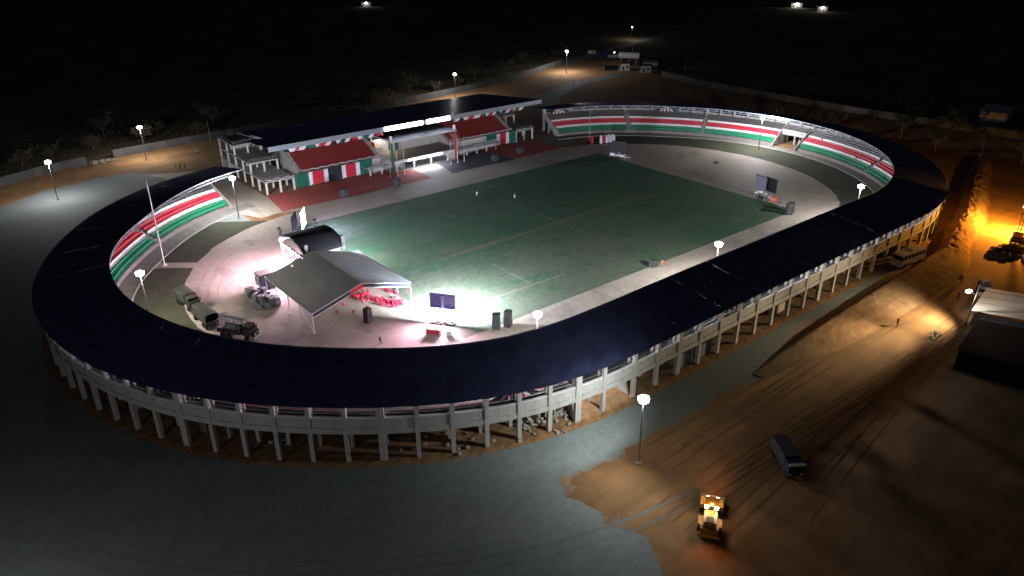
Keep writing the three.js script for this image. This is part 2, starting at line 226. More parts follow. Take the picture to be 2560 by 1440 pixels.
function ribbon(pts, w, y, tile) { // flat strip along a polyline
  const c = new THREE.CatmullRomCurve3(pts.map(p => V(p[0], 0, p[1]))), n = Math.max(8, Math.round(c.getLength() / 1.2)), pos = [], uv = [];
  const at = i => { const p = c.getPoint(i / n), t = c.getTangent(i / n), d = w * (0.7 + 0.6 * vnoise(i / 2.3, pts[0][0] + 900, 4096, 3)) / 2; return [V(p.x - t.z * d, y, p.z + t.x * d), V(p.x + t.z * d, y, p.z - t.x * d)]; };
  for (let i = 0; i < n; i++) { const [a, b] = at(i), [d, e] = at(i + 1); for (const q of [a, d, b, b, d, e]) { pos.push(q.x, q.y, q.z); uv.push(q.x / tile, q.z / tile); } }
  const g = new THREE.BufferGeometry(); g.setAttribute('position', new THREE.Float32BufferAttribute(pos, 3)); g.setAttribute('uv', new THREE.Float32BufferAttribute(uv, 2)); g.computeVertexNormals(); return g;
}
{ // wheel ruts pressed into the dirt yard and the gravel, rubber marks on the pale track
  for (let k = 0; k < 11; k++) { const z = rr(79, 95), b = rr(-6, 6), x0 = rr(-66, -40), x1 = rr(0, 30), y = 0.0055 + 0.0004 * k; for (const d of [0, 1.9]) struct('wheel_rut', ribbon([[x0, z + b + d], [x0 * 0.6 + x1 * 0.4, z + d + 0.4 * b], [x0 * 0.3 + x1 * 0.7, z + d], [x1, z - 0.4 * b + d]], rr(0.25, 0.5), y, 60), k % 3 ? M.rut : M.rutpale); }
  for (let k = 0; k < 6; k++) { const r = rr(71, 92), a0 = rr(0, 60), a1 = a0 + rr(15, 45); for (const d of [0, 1.9]) { const pts = []; for (let a = a0; a <= a1; a += 6) { const t = a * Math.PI / 180; pts.push([CL - (r + d) * Math.sin(t), CZ + (r + d) * Math.cos(t)]); } struct('wheel_rut', ribbon(pts, rr(0.25, 0.45), 0.0165 + 0.0004 * k, 60), k % 2 ? M.grut : M.grutpale); } }
  for (let k = 0; k < 6; k++) { const r = rr(26, 42), cx = CL - 2 + rr(-3, 3), a0 = rr(92, 110), a1 = rr(135, 165); for (const d of [0, 1.7]) { const pts = []; for (let a = a0; a <= a1; a += 7) { const t = a * Math.PI / 180; pts.push([cx - (r + d) * Math.sin(t), CZ + (r + d) * Math.cos(t)]); } struct('rubber_mark', ribbon(pts, rr(0.12, 0.24), 0.0325 + 0.0004 * k, 40), M.mark); } }
}
console.log('ground', Math.round(performance.now()));

// ------------------------------------------------------------------ roofed terrace stand (U shaped)
const stand = thing('terrace_stand', 'horseshoe shaped concrete terrace stand with a dark corrugated roof', 'stand', [0, 0, 0]);
const R0 = 58.4, RD = 0.86, RH = 0.5, ROWS = 9, Y0 = 0.9, RIN = 55.8, ROUT = 68.6, roofY = r => 10.1 - (r - RIN) * (10.1 - 8.35) / (ROUT - RIN);
const rowMat = [M.seatgreen, M.seatgreen, M.seatwhite, M.seatred, M.seatred, M.seatwhite, M.seatblack, M.seatblack, M.seatblack];
const portals = [[38, 40], [78, 80]]; // bays left open at ground level
const inPortal = s => portals.some(([a, b]) => s > S[a] - 0.4 && s < S[b] + 0.4);
function terraceProf(i0) {
  const p = []; if (i0 === 0) p.push([R0, 0]); else p.push([R0 + RD * i0, Y0 + RH * i0 - 0.5]);
  for (let i = i0; i < ROWS; i++) { p.push([R0 + RD * i, Y0 + RH * i]); p.push([R0 + RD * (i + 1), Y0 + RH * i]); }
  const yt = Y0 + RH * ROWS; p.push([R0 + RD * ROWS, yt], [67.28, yt], [67.28, yt - 0.35], [66.2, yt - 0.4]);
  if (i0 === 0) p.push([60.3, 0.7], [60.3, 0]); return p;
}
{
  let a = 0; const cuts = [0]; for (let i = 1; i < NB; i++) if (big(i)) cuts.push(i); for (const q of portals) for (const b of q) if (!cuts.includes(b)) cuts.push(b); cuts.push(NB); cuts.sort((x, y) => x - y);
  for (let c = 0; c < cuts.length - 1; c++) {
    const i0 = cuts[c], i1 = cuts[c + 1], po = portals.some(([p, q]) => i0 >= p && i1 <= q);
    part('terrace', sweep(S[i0], S[i1], (i1 - i0) * 2, terraceProf(po ? 6 : 0)), M.weathered, stand);
  }
  for (const [p, q] of portals) for (const s of [S[p], S[q]]) part('portal_wall', sweep(s - 0.15, s + 0.15, 1, [[57.4, 0], [57.4, 0.9], [R0, 1.5], [R0 + RD * 6, Y0 + RH * 6 + 0.75], [R0 + RD * 7.6, Y0 + RH * 7.6 + 0.7], [66.6, 0]]), M.conc, stand);
  for (const [p, q] of portals) part('portal_lintel', sweep(S[p] + 0.15, S[q] - 0.15, 4, [[R0 + RD * 6 - 0.2, 2.9], [R0 + RD * 6 - 0.2, Y0 + RH * 6 + 0.9], [R0 + RD * 6 - 0.03, Y0 + RH * 6 + 0.9], [R0 + RD * 6 - 0.03, 2.9]]), M.conc, stand);
}
for (let i = 0; i <= NB; i++) {
  const w = big(i) ? 1.0 : 0.6, s = S[i];
  part('column', atS(bx(w, 7.9 + rise(s), 0.62, 0, (7.9 + rise(s)) / 2, 0), s, 67.6), M.conc, stand);
  part('inner_column', atS(bx(w * 0.85, 3.6 + rise(s), 0.5, 0, 1.8 + rise(s) / 2, 0), s, 64.2), M.conc, stand);
  part('roof_post', atS(bx(0.34, 3.2, 0.34, 0, 5.3 + 1.6 + rise(s), 0), s, 66.45), M.conc, stand);
  const a = P(s, 67.8, roofY(67.8) - 0.42), b = P(s, RIN + 0.25, roofY(RIN) - 0.42);
  part('rafter', [bar(a, b, 0.16), bar(P(s, 66.45, roofY(66.45) - 1.1), P(s, 61, roofY(61) - 0.45), 0.1), bar(P(s, 66.45, 8.3), P(s, 67.6, 7.9), 0.12)], M.offwhite, stand);
}
for (let i = 0; i < NB; i++) {
  const a = S[i], b = S[i + 1], n = 2;
  part('beam', sweep(a, b, n, [[67.36, 3.55], [67.36, 4.42], [67.84, 4.42], [67.84, 3.55]], false), M.conc, stand);
  part('parapet_panel', sweep(a, b, n, [[67.48, 4.42], [67.48, 6.02], [67.7, 6.02], [67.7, 4.42]], false), M.conc, stand);
  part('coping', sweep(a, b, n, [[67.42, 6.02], [67.42, 6.16], [67.78, 6.16], [67.78, 6.02]], false), M.white, stand);
  part('back_rail', [sweep(a, b, n, [[67.5, 6.75], [67.5, 6.82], [67.57, 6.82], [67.57, 6.75]], false)], M.steel, stand);
  // lattice along the inner roof edge
  const web = []; for (let k = 0; k < 4; k++) { const s0 = a + (b - a) * k / 4, s1 = a + (b - a) * (k + 1) / 4, sm = (s0 + s1) / 2; web.push(bar(P(s0, RIN + 0.22, 9.28), P(sm, RIN + 0.22, 9.95), 0.06), bar(P(sm, RIN + 0.22, 9.95), P(s1, RIN + 0.22, 9.28), 0.06)); }
  web.push(sweep(a, b, 2, [[RIN + 0.16, 9.2], [RIN + 0.16, 9.3], [RIN + 0.28, 9.3], [RIN + 0.28, 9.2]], false), sweep(a, b, 2, [[RIN + 0.16, 9.93], [RIN + 0.16, 10.02], [RIN + 0.28, 10.02], [RIN + 0.28, 9.93]], false));
  part('edge_truss', web, M.zinc, stand);
}
{ // corrugated sheets, one per bay, two extra at the ends
  const edges = [S[0] - 4.6, ...S, S[NB] + 4.2];
  for (let i = 0; i < edges.length - 1; i++) {
    const a = edges[i], b = edges[i + 1], n = 26, pos = [], uv = [];
    const pt = (k, r) => { const s = a + (b - a) * k / n, A = P(a, r), B = P(b, r), t = k / n, y = roofY(r) + rise(a) + (rise(b) - rise(a)) * t + (k % 2 ? 0.055 : 0) + (i % 2 ? 0.004 : 0); return [A.x + (B.x - A.x) * t, y, A.z + (B.z - A.z) * t]; };
    for (let k = 0; k < n; k++) { const p = pt(k, RIN), q = pt(k + 1, RIN), c = pt(k + 1, ROUT), d = pt(k, ROUT); pos.push(...p, ...q, ...c, ...p, ...c, ...d); const u0 = (a + (b - a) * k / n) / 6, u1 = (a + (b - a) * (k + 1) / n) / 6; uv.push(u0, 0, u1, 0, u1, 2, u0, 0, u1, 2, u0, 2); }
    const g = new THREE.BufferGeometry(); g.setAttribute('position', new THREE.Float32BufferAttribute(pos, 3)); g.setAttribute('uv', new THREE.Float32BufferAttribute(uv, 2)); g.computeVertexNormals(); part('roof_sheet', g, M.roof, stand);
    if (i % 3 === 1) { const w = 0.05, y = r => roofY(r) + 0.064; part('roof_seam', quad(P(a - w, RIN, y(RIN)), P(a + w, RIN, y(RIN)), P(a + w, ROUT, y(ROUT)), P(a - w, ROUT, y(ROUT))), M.seam, stand); }
    part('edge_flashing', sweep(a, b, 1, [[RIN - 0.06, roofY(RIN) - 0.06], [RIN - 0.06, roofY(RIN) + 0.1], [RIN + 0.05, roofY(RIN) + 0.1], [RIN + 0.05, roofY(RIN) - 0.06]], false), M.zinc, stand);
  }
}
{ // seats: thousands, joined row by row
  const g = mergeGeometries([bx(0.47, 0.08, 0.56, 0, 0.4, -0.02).toNonIndexed(), bx(0.47, 0.56, 0.08, 0, 0.68, 0.27, 0, 0.16).toNonIndexed(), bx(0.1, 0.34, 0.1, 0, 0.17, 0.12).toNonIndexed()]);
  const m4 = new THREE.Matrix4(), q = new THREE.Quaternion(), up = V(0, 1, 0), one = V(1, 1, 1);
  for (let i = 0; i < ROWS; i++) {
    const list = [], r = R0 + RD * i + 0.4;
    for (let s = S[0] + 0.6; s < S[NB] - 0.5; s += 0.53 * 67.6 / (phiOf(s) > 0 ? r : 67.6)) {
      if (S.some((c, k) => big(k) && Math.abs(s - c) < 0.85)) continue;
      if (inPortal(s) && i < 7) continue;
      if (rnd() < 0.006) continue;
      list.push(s);
    }
    const im = new THREE.InstancedMesh(g, rowMat[i], list.length); im.name = 'seat_row'; im.userData.kind = 'stuff'; shadows(im);
    list.forEach((s, k) => { const p = P(s, r, Y0 + RH * i); q.setFromAxisAngle(up, outAng(s) + (rnd() - 0.5) * 0.08); m4.compose(p, q, one); im.setMatrixAt(k, m4); });
    stand.add(im);
  }
  for (let i = 0; i <= NB; i++) if (big(i)) { const st = []; for (let k = 0; k < ROWS - 1; k++) if (!(inPortal(S[i]) && k < 6)) st.push(atS(bx(1.1, 0.25, 0.34, 0, 0.125, 0), S[i], R0 + RD * k + 0.69, Y0 + RH * k)); part('aisle_stair', st, M.conc, stand); }
  for (const s of [S[0], S[NB]]) part('end_wall', sweep(s - 0.12, s + 0.12, 1, [[R0 - 0.2, 0], [R0 - 0.2, 1.5], [R0 + RD * ROWS, Y0 + RH * ROWS + 0.6], [67.2, Y0 + RH * ROWS + 0.6], [67.2, Y0 + RH * ROWS - 0.8], [R0 + 4, 1.4], [R0 + 2.2, 0]]), M.conc, stand);
  part('front_rail', [sweep(S[0], S[NB], 140, [[R0 - 0.08, 1.0], [R0 - 0.08, 1.06], [R0 - 0.02, 1.06], [R0 - 0.02, 1.0]], true)], M.steel, stand);
}
// cloth fans hung between roof and back wall
function fan(px, py, where) {
  const t = gp(px, py, 7.6); let best = 0, bd = 1e9; for (let i = 0; i <= NB; i++) { const p = P(S[i], 66.2); const d = Math.hypot(p.x - t.x, p.z - t.z); if (d < bd) { bd = d; best = i; } }
  const s = S[best], o = thing('cloth_fan', where, 'drape', [0, 0, 0], 0, 'cloth fans under the stand roof'), cols = [M.drapeblack, M.drapewhite, M.drapered, M.drapewhite, M.drapegreen, M.drapewhite, M.drapered, M.drapewhite, M.drapeblack], n = cols.length;
  const top = P(s, 66.1, 7.95); for (let k = 0; k < n; k++) { const w = 3.3, a = s + (k / n - 0.5) * 2 * w * (k === 0 ? 1.25 : 1), b = s + ((k + 1) / n - 0.5) * 2 * w * (k === n - 1 ? 1.25 : 1), yb = x => 5.75 + 0.25 * Math.abs(x - s) / w; part('strip', quad(top, P(a, 66.0, yb(a)), P(b, 66.0 + 0.08 * (k % 2), yb(b)), top.clone().add(V(0, 0.06, 0))), cols[k], o); }
}
fan(1675, 272, 'striped cloth fan hung over the black seats behind the grey-faced screen'); fan(1412, 282, 'striped cloth fan hung at the open end of the stand near the grandstand');
fan(2085, 352, 'striped cloth fan hung just past the stand portal with the dark opening'); fan(1290, 985, 'striped cloth fan behind the parapet above the piles of stone'); fan(390, 968, 'striped cloth fan behind the parapet of the dim curved end');
fan(1852, 776, 'striped cloth fan behind the parapet of the long straight side');
console.log('stand', Math.round(performance.now()));

// ------------------------------------------------------------------ grandstand
const gs = thing('grandstand', 'large main grandstand with red benches, open concrete side blocks and dark sloping roof', 'grandstand', [0, 0, 0]);
function slab(name, x0, x1, y0, y1, z0, z1, m = M.conc, par = gs) { const g = bx(x1 - x0, y1 - y0, z1 - z0, (x0 + x1) / 2, (y0 + y1) / 2, (z0 + z1) / 2), uv = g.attributes.uv; for (let i = 0; i < uv.count; i++) uv.setXY(i, uv.getX(i) * Math.max(1, (x1 - x0) / 4), uv.getY(i) * Math.max(1, (y1 - y0 + z1 - z0) / 8)); return part(name, g, m, par); }
function sideBlock(xo, xi, sg) { // xo outer face, xi inner face, three stepped open floors
  const a = Math.min(xo, xi), b = Math.max(xo, xi), zs = [-65.4, -70.6, -75.6, -81.2, -86.9, -92.9, -98.8], top = [3.4, 3.4, 6.55, 6.55, 9.55, 9.55, 9.55];
  slab('floor_slab', a, b, 3.42, 3.78, -99.1, -65.1); slab('floor_slab', a, b, 6.57, 6.92, -99.05, -75.3); slab('floor_slab', a, b, 9.57, 9.9, -99, -86.6);
  zs.forEach((z, k) => { for (const x of [xo + sg * 0.3, (xo + xi) / 2, xi - sg * 0.3]) slab('column', x - 0.24, x + 0.24, 0, top[k], z - 0.24, z + 0.24, M.white); });
  for (const [y, z] of [[3.78, -65.5], [6.92, -75.6], [9.9, -86.9]]) { // rails and posts on each step
    const g = []; for (const h of [0.45, 0.95]) g.push(bar(V(a + 0.15, y + h, z), V(b - 0.15, y + h, z), 0.05), bar(V(xo + sg * 0.15, y + h, z), V(xo + sg * 0.15, y + h, Math.max(z - 10, -99)), 0.05)); for (let k = 0; k <= 6; k++) g.push(bx(0.05, 1, 0.05, a + 0.15 + (b - a - 0.3) * k / 6, y + 0.5, z)); part('railing', g, M.steel, gs);
  }
  slab('wall', a + 2.2, b - 1.5, 3.78, 6.57, -84.4, -84.1, M.offwhite); slab('wall', a + 1.5, b - 1, 6.92, 9.57, -93.6, -93.3, M.offwhite); slab('wall', a + 3, b - 0.6, 0, 3.42, -79.3, -79, M.offwhite);
  slab('back_wall', a + 0.1, b - 0.1, 0, 3.42, -98.4, -98.2, M.conc);
  const st = []; for (let k = 0; k < 14; k++) st.push(bx(0.03 + 0.02 * rnd(), 0.6 + rnd() * 0.6, 0.03, rr(a + 0.5, b - 0.5), 10.3, rr(-98, -87.5))); part('starter_bar', st, M.darksteel, gs);
}
sideBlock(-48.3, -39.6, 1); sideBlock(50.2, 42.2, -1);
{ // seating wings
  const seat = mergeGeometries([bx(0.46, 0.08, 0.4, 0, 0.38, 0).toNonIndexed(), bx(0.46, 0.36, 0.06, 0, 0.58, -0.2).toNonIndexed(), bx(0.4, 0.34, 0.06, 0, 0.17, 0.1).toNonIndexed()]), m4 = new THREE.Matrix4();
  for (const [x0, x1, i0 = 0] of [[-37.2, -11.2], [15.2, 41], [-2.6, 14.6, 6]]) {
    const pf = []; const n = 15; pf.push([66.6 + 0.88 * i0, 3.0]); for (let i = i0; i < n; i++) { pf.push([66.6 + 0.88 * i, 4.2 + 0.46 * i]); pf.push([66.6 + 0.88 * (i + 1), 4.2 + 0.46 * i]); } pf.push([66.6 + 0.88 * n, 10.2], [67.4 + 0.88 * i0, 3.0]);
    const g = extr(pf, x1 - x0); g.rotateY(Math.PI / 2); g.translate(x0, 0, 0); // shape x -> -z
    part('stepped_tier', g, M.conc, gs);
    for (let i = i0; i < n; i++) { const c = Math.floor((x1 - x0 - 1.4) / 0.5), im = new THREE.InstancedMesh(seat, M.benchred, c); im.name = 'seat_row'; im.userData.kind = 'stuff'; shadows(im); for (let k = 0; k < c; k++) { m4.makeTranslation(x0 + 0.8 + 0.5 * k, 4.2 + 0.46 * i, -(66.6 + 0.88 * i + 0.4)); im.setMatrixAt(k, m4); } gs.add(im); }
    if (i0) continue;
    slab('front_wall', x0, x1, 0, 4.05, -66.4, -66.1, M.offwhite);
    for (const x of [x0 - 0.35, x1 + 0.35]) { const w = extr([[65.2, 0], [65.2, 3.4], [66.6, 4.3], [78, 10.0], [78, 0]], 0.3); w.rotateY(Math.PI / 2); w.translate(x - 0.15, 0, 0); part('side_wall', w, M.conc, gs); }
    const rl = []; for (const h of [4.6, 5.0]) rl.push(bar(V(x0, h, -65.9), V(x1, h, -65.9), 0.05)); for (let x = x0; x <= x1; x += 1.6) rl.push(bx(0.05, 1.0, 0.05, x, 4.55, -65.9)); part('railing', rl, M.steel, gs);
    slab('ledge', x0 - 0.3, x1 + 0.3, 4.06, 4.19, -66.5, -65.5, M.offwhite);
  }
  // back structure
  slab('rear_wall', -39.4, 42, 0, 9.4, -99, -98.7, M.conc); for (let x = -36; x < 41; x += 6.4) slab('column', x - 0.25, x + 0.25, 0, 10.2, -82.4, -81.9, M.offwhite);
  // roof
  const xl = -46.2, xr = 53.8, zf = -65.0, zb = -100.2, yf = 13.25, yb = 10.15, n = 78;
  for (let b = 0; b < 13; b++) { const pos = [], uv = [], a0 = xl + (xr - xl) * b / 13, a1 = xl + (xr - xl) * (b + 1) / 13, nn = 20; for (let k = 0; k < nn; k++) { const x0 = a0 + (a1 - a0) * k / nn, x1 = a0 + (a1 - a0) * (k + 1) / nn, d0 = (k % 2) * 0.06, d1 = 0.06 - d0; const zl = x => x < -40.8 ? -81.5 : zb, yl = z => yf + (yb - yf) * (z - zf) / (zb - zf); const z0 = zl((x0 + x1) / 2); pos.push(x0, yf + d0, zf, x1, yf + d1, zf, x1, yl(z0) + d1, z0, x0, yf + d0, zf, x1, yl(z0) + d1, z0, x0, yl(z0) + d0, z0); uv.push(x0 / 6, 0, x1 / 6, 0, x1 / 6, 5, x0 / 6, 0, x1 / 6, 5, x0 / 6, 5); } const g = new THREE.BufferGeometry(); g.setAttribute('position', new THREE.Float32BufferAttribute(pos, 3)); g.setAttribute('uv', new THREE.Float32BufferAttribute(uv, 2)); g.computeVertexNormals(); part('roof_sheet', g, M.roof, gs); }
  for (let b = 0; b < 20; b++) slab('fascia_panel', xl + 5 * b + 0.02, xl + 5 * b + 4.98, 11.95, 13.35, -64.95, -64.82, M.zinc);
  for (let x = -42; x < 53; x += 6.4) part('roof_truss', [bar(V(x, 12.9, -65.1), V(x, 10.3, -99), 0.18), bar(V(x, 11.9, -65.3), V(x, 9.9, -82), 0.12), bar(V(x, 12.9, -65.3), V(x, 11.5, -69), 0.08), bar(V(x, 12.3, -69), V(x, 11.0, -74), 0.08)], M.offwhite, gs);
  // bunting under the fascia
  const cols = [M.drapeblack, M.drapewhite, M.drapered, M.drapewhite, M.drapegreen, M.drapewhite, M.drapered, M.drapewhite, M.drapeblack, M.drapewhite];
  const bn = thing('bunting', 'row of black, white, red and green cloth under the grandstand fascia', 'bunting', [0, 0, 0]); let ci = 0;
  for (const [x0, x1] of [[-42, -10.4], [14.6, 46]]) for (let x = x0; x < x1;) { const w = rr(1.0, 2.6), sl = (ci % 4 < 2 ? 0.7 : -0.7); part('cloth', quad(V(x, 11.92, -65.15), V(Math.min(x + w, x1), 11.92, -65.15), V(Math.min(x + w, x1) + sl, 10.8, -65.5), V(x + sl, 10.8, -65.5)), cols[ci++ % cols.length], bn); x += w; }
}
{ // centre block with canopy
  slab('deck_slab', -9.8, 13.9, 3.12, 3.5, -74, -60.95, M.conc); slab('front_beam', -9.0, 13.2, 2.55, 3.1, -61.4, -61.02, M.white);
  for (const x of [-8.6, -2.1, 4.2, 10.7]) slab('column', x - 0.25, x + 0.25, 0, 2.55, -61.45, -60.97, M.white);
  slab('inner_wall', -9.6, -5, 0, 3.1, -66, -65.8, M.white); slab('inner_wall', 1.2, 13.7, 0, 3.1, -67.4, -67.2, M.white); slab('inner_wall', -5, -4.8, 0, 3.1, -73, -63.5, M.white); slab('inner_wall', 13.5, 13.7, 0, 3.1, -67.2, -61.5, M.white);
  slab('door', 3, 3.9, 0, 2.1, -67.18, -67.1, M.red); slab('floor', -9.8, 13.9, 0.03, 0.12, -74, -60.9, M.conc);
  slab('upper_wall', -9.3, -3.4, 3.5, 7.4, -74, -73.7, M.white); slab('upper_wall', -2.6, 13.5, 3.5, 6.4, -71.75, -71.5, M.conc); slab('return_wall', -2.9, -2.65, 3.5, 7.4, -74, -71.5, M.conc); slab('doorway_curtain', -2.5, -1.2, 3.5, 6.0, -71.45, -71.4, M.drapegreen); slab('side_curtain', -9.9, -9.7, 3.5, 7.2, -73.5, -71.5, M.drapered);
  slab('canopy_slab', -10.1, 14, 9.32, 9.72, -74.2, -60.6, M.charcoal); slab('canopy_edge', -10.16, 14.06, 9.5, 9.74, -60.58, -60.5, M.white); slab('canopy_edge', -10.18, -10.12, 9.5, 9.74, -74, -60.58, M.white); slab('canopy_edge', -10.16, 14.06, 9.26, 9.4, -60.56, -60.48, M.white);
  for (const [x, m] of [[-9.7, M.green], [13.6, M.red]]) { part('canopy_column', cyl(0.36, 0.36, 9.3, x, 0, -61.0 + 0.0, 14), m, gs); slab('column_stub', x - 0.3, x + 0.3, 9.75, 11.1, -61.5, -60.95, M.white); }
  for (const x of [-9.7, 13.6]) part('canopy_column', cyl(0.3, 0.3, 9.3, x, 0, -73.4, 12), M.offwhite, gs);
  for (const sg of [-1, 1]) { const xc = sg < 0 ? -11.4 : 16.6, g = []; for (let k = 0; k < 12; k++) g.push(bx(2.4, 0.16, 0.34, xc, 3.5 + 0.29 * k, -62.6 - 0.34 * k)); part('stair_flight', g, M.conc, gs); const h = []; for (const dx of [-1.2, 1.2]) h.push(bar(V(xc + dx, 4.5, -62.4), V(xc + dx, 7.9, -66.4), 0.06)); part('stair_rail', h, M.steel, gs); }
  // ramps with rails on both sides of the centre block
  for (const [x0, x1] of [[-17.5, -10.2], [14.6, 33]]) { slab('ramp_deck', x0, x1, 2.0, 2.25, -65.2, -62.2, M.conc); const g = []; for (const [y, z] of [[2.3, -62.3], [1.2, -61.8]]) { for (const h of [0.35, 0.7, 1.05]) g.push(bar(V(x0, y + h - 0.6, z), V(x1, y + h + 0.2, z), 0.07)); for (let x = x0; x <= x1; x += 1.8) g.push(bx(0.07, 1.15, 0.07, x, y + 0.35 + 0.8 * (x - x0) / (x1 - x0) - 0.4, z)); } part('ramp_rail', g, M.white, gs); for (let x = x0 + 0.6; x < x1; x += 4) slab('ramp_post', x - 0.15, x + 0.15, 0, 2.0, -62.6, -62.3, M.white); }
  const tl = thing('tube_lamp', 'long glowing white tube along the grandstand deck edge', 'lamp', [2, 2.95, -60.85]); part('tube', [bx(12.4, 0.3, 0.16, 0, 0, 0.03)], M.ledWhite, tl); part('housing', bx(12.6, 0.4, 0.1, 0, 0.04, -0.1), M.steel, tl);
  area([2, 2.95, -60.66], [2, 1.2, -56], 12.4, 0.3, 80, [0.82, 0.86, 1]);
  const wl = thing('ceiling_lamp', 'warm strip lamp under the grandstand canopy', 'lamp', [-6.6, 8.9, -72.6]); part('diffuser', bx(2.4, 0.1, 0.2, 0, 0, 0), M.warm, wl); part('bracket', bx(0.1, 0.42, 0.1, 0, 0.25, 0), M.steel, wl);
  point(-6.6, 8.6, -72.5, 38, [1, 0.8, 0.55], 10);
  // lit lettering on the fascia: three glowing words, too bright to read
  const sign = thing('lit_sign', 'row of glowing white letters on the grandstand fascia', 'sign', [0, 0, 0]);
  for (const [a, b, c] of [[-9.6, -2.7, 10], [-2.3, 4.2, 8], [5.6, 14.4, 11]]) for (let k = 0; k < c; k++) { const w = (b - a) / c, x = a + w * (k + 0.5), h = 1.22 + (k % 3 === 1 ? 0.12 : 0) - (k % 5 === 2 ? 0.1 : 0); part('letter', [bx(w * 0.86, h, 0.16, x, 12.62 + h * 0.02, -64.66), bx(w * 0.2, 0.14, 0.16, x, 12.62 + h / 2 + 0.06, -64.66)], M.ledBlue, sign); }
  area([-2.7, 12.65, -64.5], [-2.7, 10.5, -60], 13.8, 1.2, 12, [0.66, 0.72, 1]); area([10, 12.65, -64.5], [10, 10.5, -60], 8.8, 1.2, 12, [0.66, 0.72, 1]);
}
// cloth drapes along the front
function drape(x0, x1, m, label, y0 = 0.35, y1 = 4.3, z = -64.9) {
  const n = Math.max(4, Math.round((x1 - x0) / 0.35)), pos = [], uv = [];
  const pt = (k, y) => [x0 + (x1 - x0) * k / n, y - (y < 1 ? 0.15 * Math.sin(k * 1.7) : 0.12 * Math.sin(k * Math.PI / n)), z + 0.09 * Math.sin(k * 2.1 + x0) * (y < 1 ? 1.6 : 0.7)];
  for (let k = 0; k < n; k++) { const ys = [y0, (y0 + y1) / 2, y1]; for (let j = 0; j < 2; j++) { const a = pt(k, ys[j]), b = pt(k + 1, ys[j]), c = pt(k + 1, ys[j + 1]), d = pt(k, ys[j + 1]); pos.push(...a, ...b, ...c, ...a, ...c, ...d); uv.push(0, 0, 1, 0, 1, 1, 0, 0, 1, 1, 0, 1); } }
  const g = new THREE.BufferGeometry(); g.setAttribute('position', new THREE.Float32BufferAttribute(pos, 3)); g.setAttribute('uv', new THREE.Float32BufferAttribute(uv, 2)); g.computeVertexNormals();
  const o = thing('wall_drape', label, 'drape', [0, 0, 0], 0, 'cloth drapes on the grandstand front'); part('cloth', g, m, o); part('rope', bar(V(x0, y1 + 0.02, z - 0.1), V(x1, y1 + 0.02, z - 0.1), 0.09), M.charcoal, o);
}
drape(-39.5, -35.5, M.drapegreen, 'green cloth drape next to the open white corner block'); drape(-35.45, -34.1, M.drapewhite, 'narrow white drape between the corner green and first red drape'); drape(-34.05, -30.7, M.drapered, 'red drape between two white ones beside the corner green drape'); drape(-30.65, -29.3, M.drapewhite, 'narrow white drape between the corner side red drape and the black drape');
drape(-29.25, -24.9, M.drapeblack, 'black cloth drape in the middle of the grandstand front row'); drape(-24.85, -23.6, M.drapewhite, 'narrow white drape between the black drape and the inner red drape'); drape(-23.55, -20.2, M.drapered, 'red drape between the black drape side and the inner green drape'); drape(-20.15, -18.9, M.drapewhite, 'narrow white drape beside the inner green drape'); drape(-18.85, -14.6, M.drapegreen, 'green cloth drape next to the centre block ramp', 0.35, 4.5);
drape(33.6, 35.0, M.drapewhite, 'white drape at the far wing beside the ramp rails'); drape(35.05, 37.6, M.drapered, 'red drape on the far wing of the grandstand'); drape(37.65, 38.9, M.drapewhite, 'white drape between red and green on the far wing'); drape(38.95, 42.0, M.drapegreen, 'green drape next to the far open concrete block'); drape(29.5, 33.5, M.drapegreen, 'dark green drape behind the far ramp rails', 2.4, 4.5, -65.3);
{ // draped ribbons on the open corner block
  const o = thing('ribbon_swag', 'black and white ribbon swags along the open corner block', 'ribbon', [0, 0, 0]);
  for (const [x0, x1, y, z, m] of [[-48, -39.6, 4.6, -65.2, M.drapeblack], [-48, -39.6, 4.45, -65.14, M.drapewhite], [42.6, 50, 4.6, -65.2, M.drapeblack], [42.6, 50, 4.45, -65.14, M.drapewhite], [-37, -12, 5.0, -65.7, M.drapewhite], [15.4, 41, 5.0, -65.7, M.drapewhite]]) { const n = Math.round((x1 - x0) / 0.5), g = []; for (let k = 0; k < n; k++) { const h = t => y - 0.42 * Math.abs(Math.sin(t * 0.5)); g.push(bar(V(x0 + (x1 - x0) * k / n, h(k), z), V(x0 + (x1 - x0) * (k + 1) / n, h(k + 1), z), 0.13)); } part('ribbon', g, m, o); }
}
{ // flagpoles
  const P0 = [[-12.6, -58], [-10.1, -57.8], [-7.8, -57.6], [9.3, -57.5], [11.8, -57.4], [14.3, -57.3]];
  P0.forEach(([x, z], i) => { const o = thing('flagpole', i < 3 ? 'bare white flagpole in the trio beside the green canopy column' : 'bare white flagpole in the trio beside the red canopy column', 'flagpole', [x, 0, z], 0, i < 3 ? 'flagpoles by the green column' : 'flagpoles by the red column'); part('pole', cyl(0.08, 0.05, 7.9, 0, 0.1, 0), M.white, o); part('base', cyl(0.3, 0.24, 0.14, 0, 0.02, 0), M.white, o); part('finial', new THREE.SphereGeometry(0.09, 8, 6).translate(0, 8.05, 0), M.steel, o); });
  const o = thing('flagpole', 'very tall bare white flagpole on the path between turf patches', 'flagpole', [-85.6, 0, -33]); part('pole', cyl(0.17, 0.09, 19.4, 0, 0.2, 0, 10), M.white, o); part('base', [cyl(0.5, 0.45, 0.22, 0, 0, 0, 10), bx(0.9, 0.1, 0.9, 0, 0.05, 0)], M.white, o); part('finial', new THREE.SphereGeometry(0.14, 8, 6).translate(0, 19.65, 0), M.steel, o);
}
console.log('grandstand', Math.round(performance.now()));

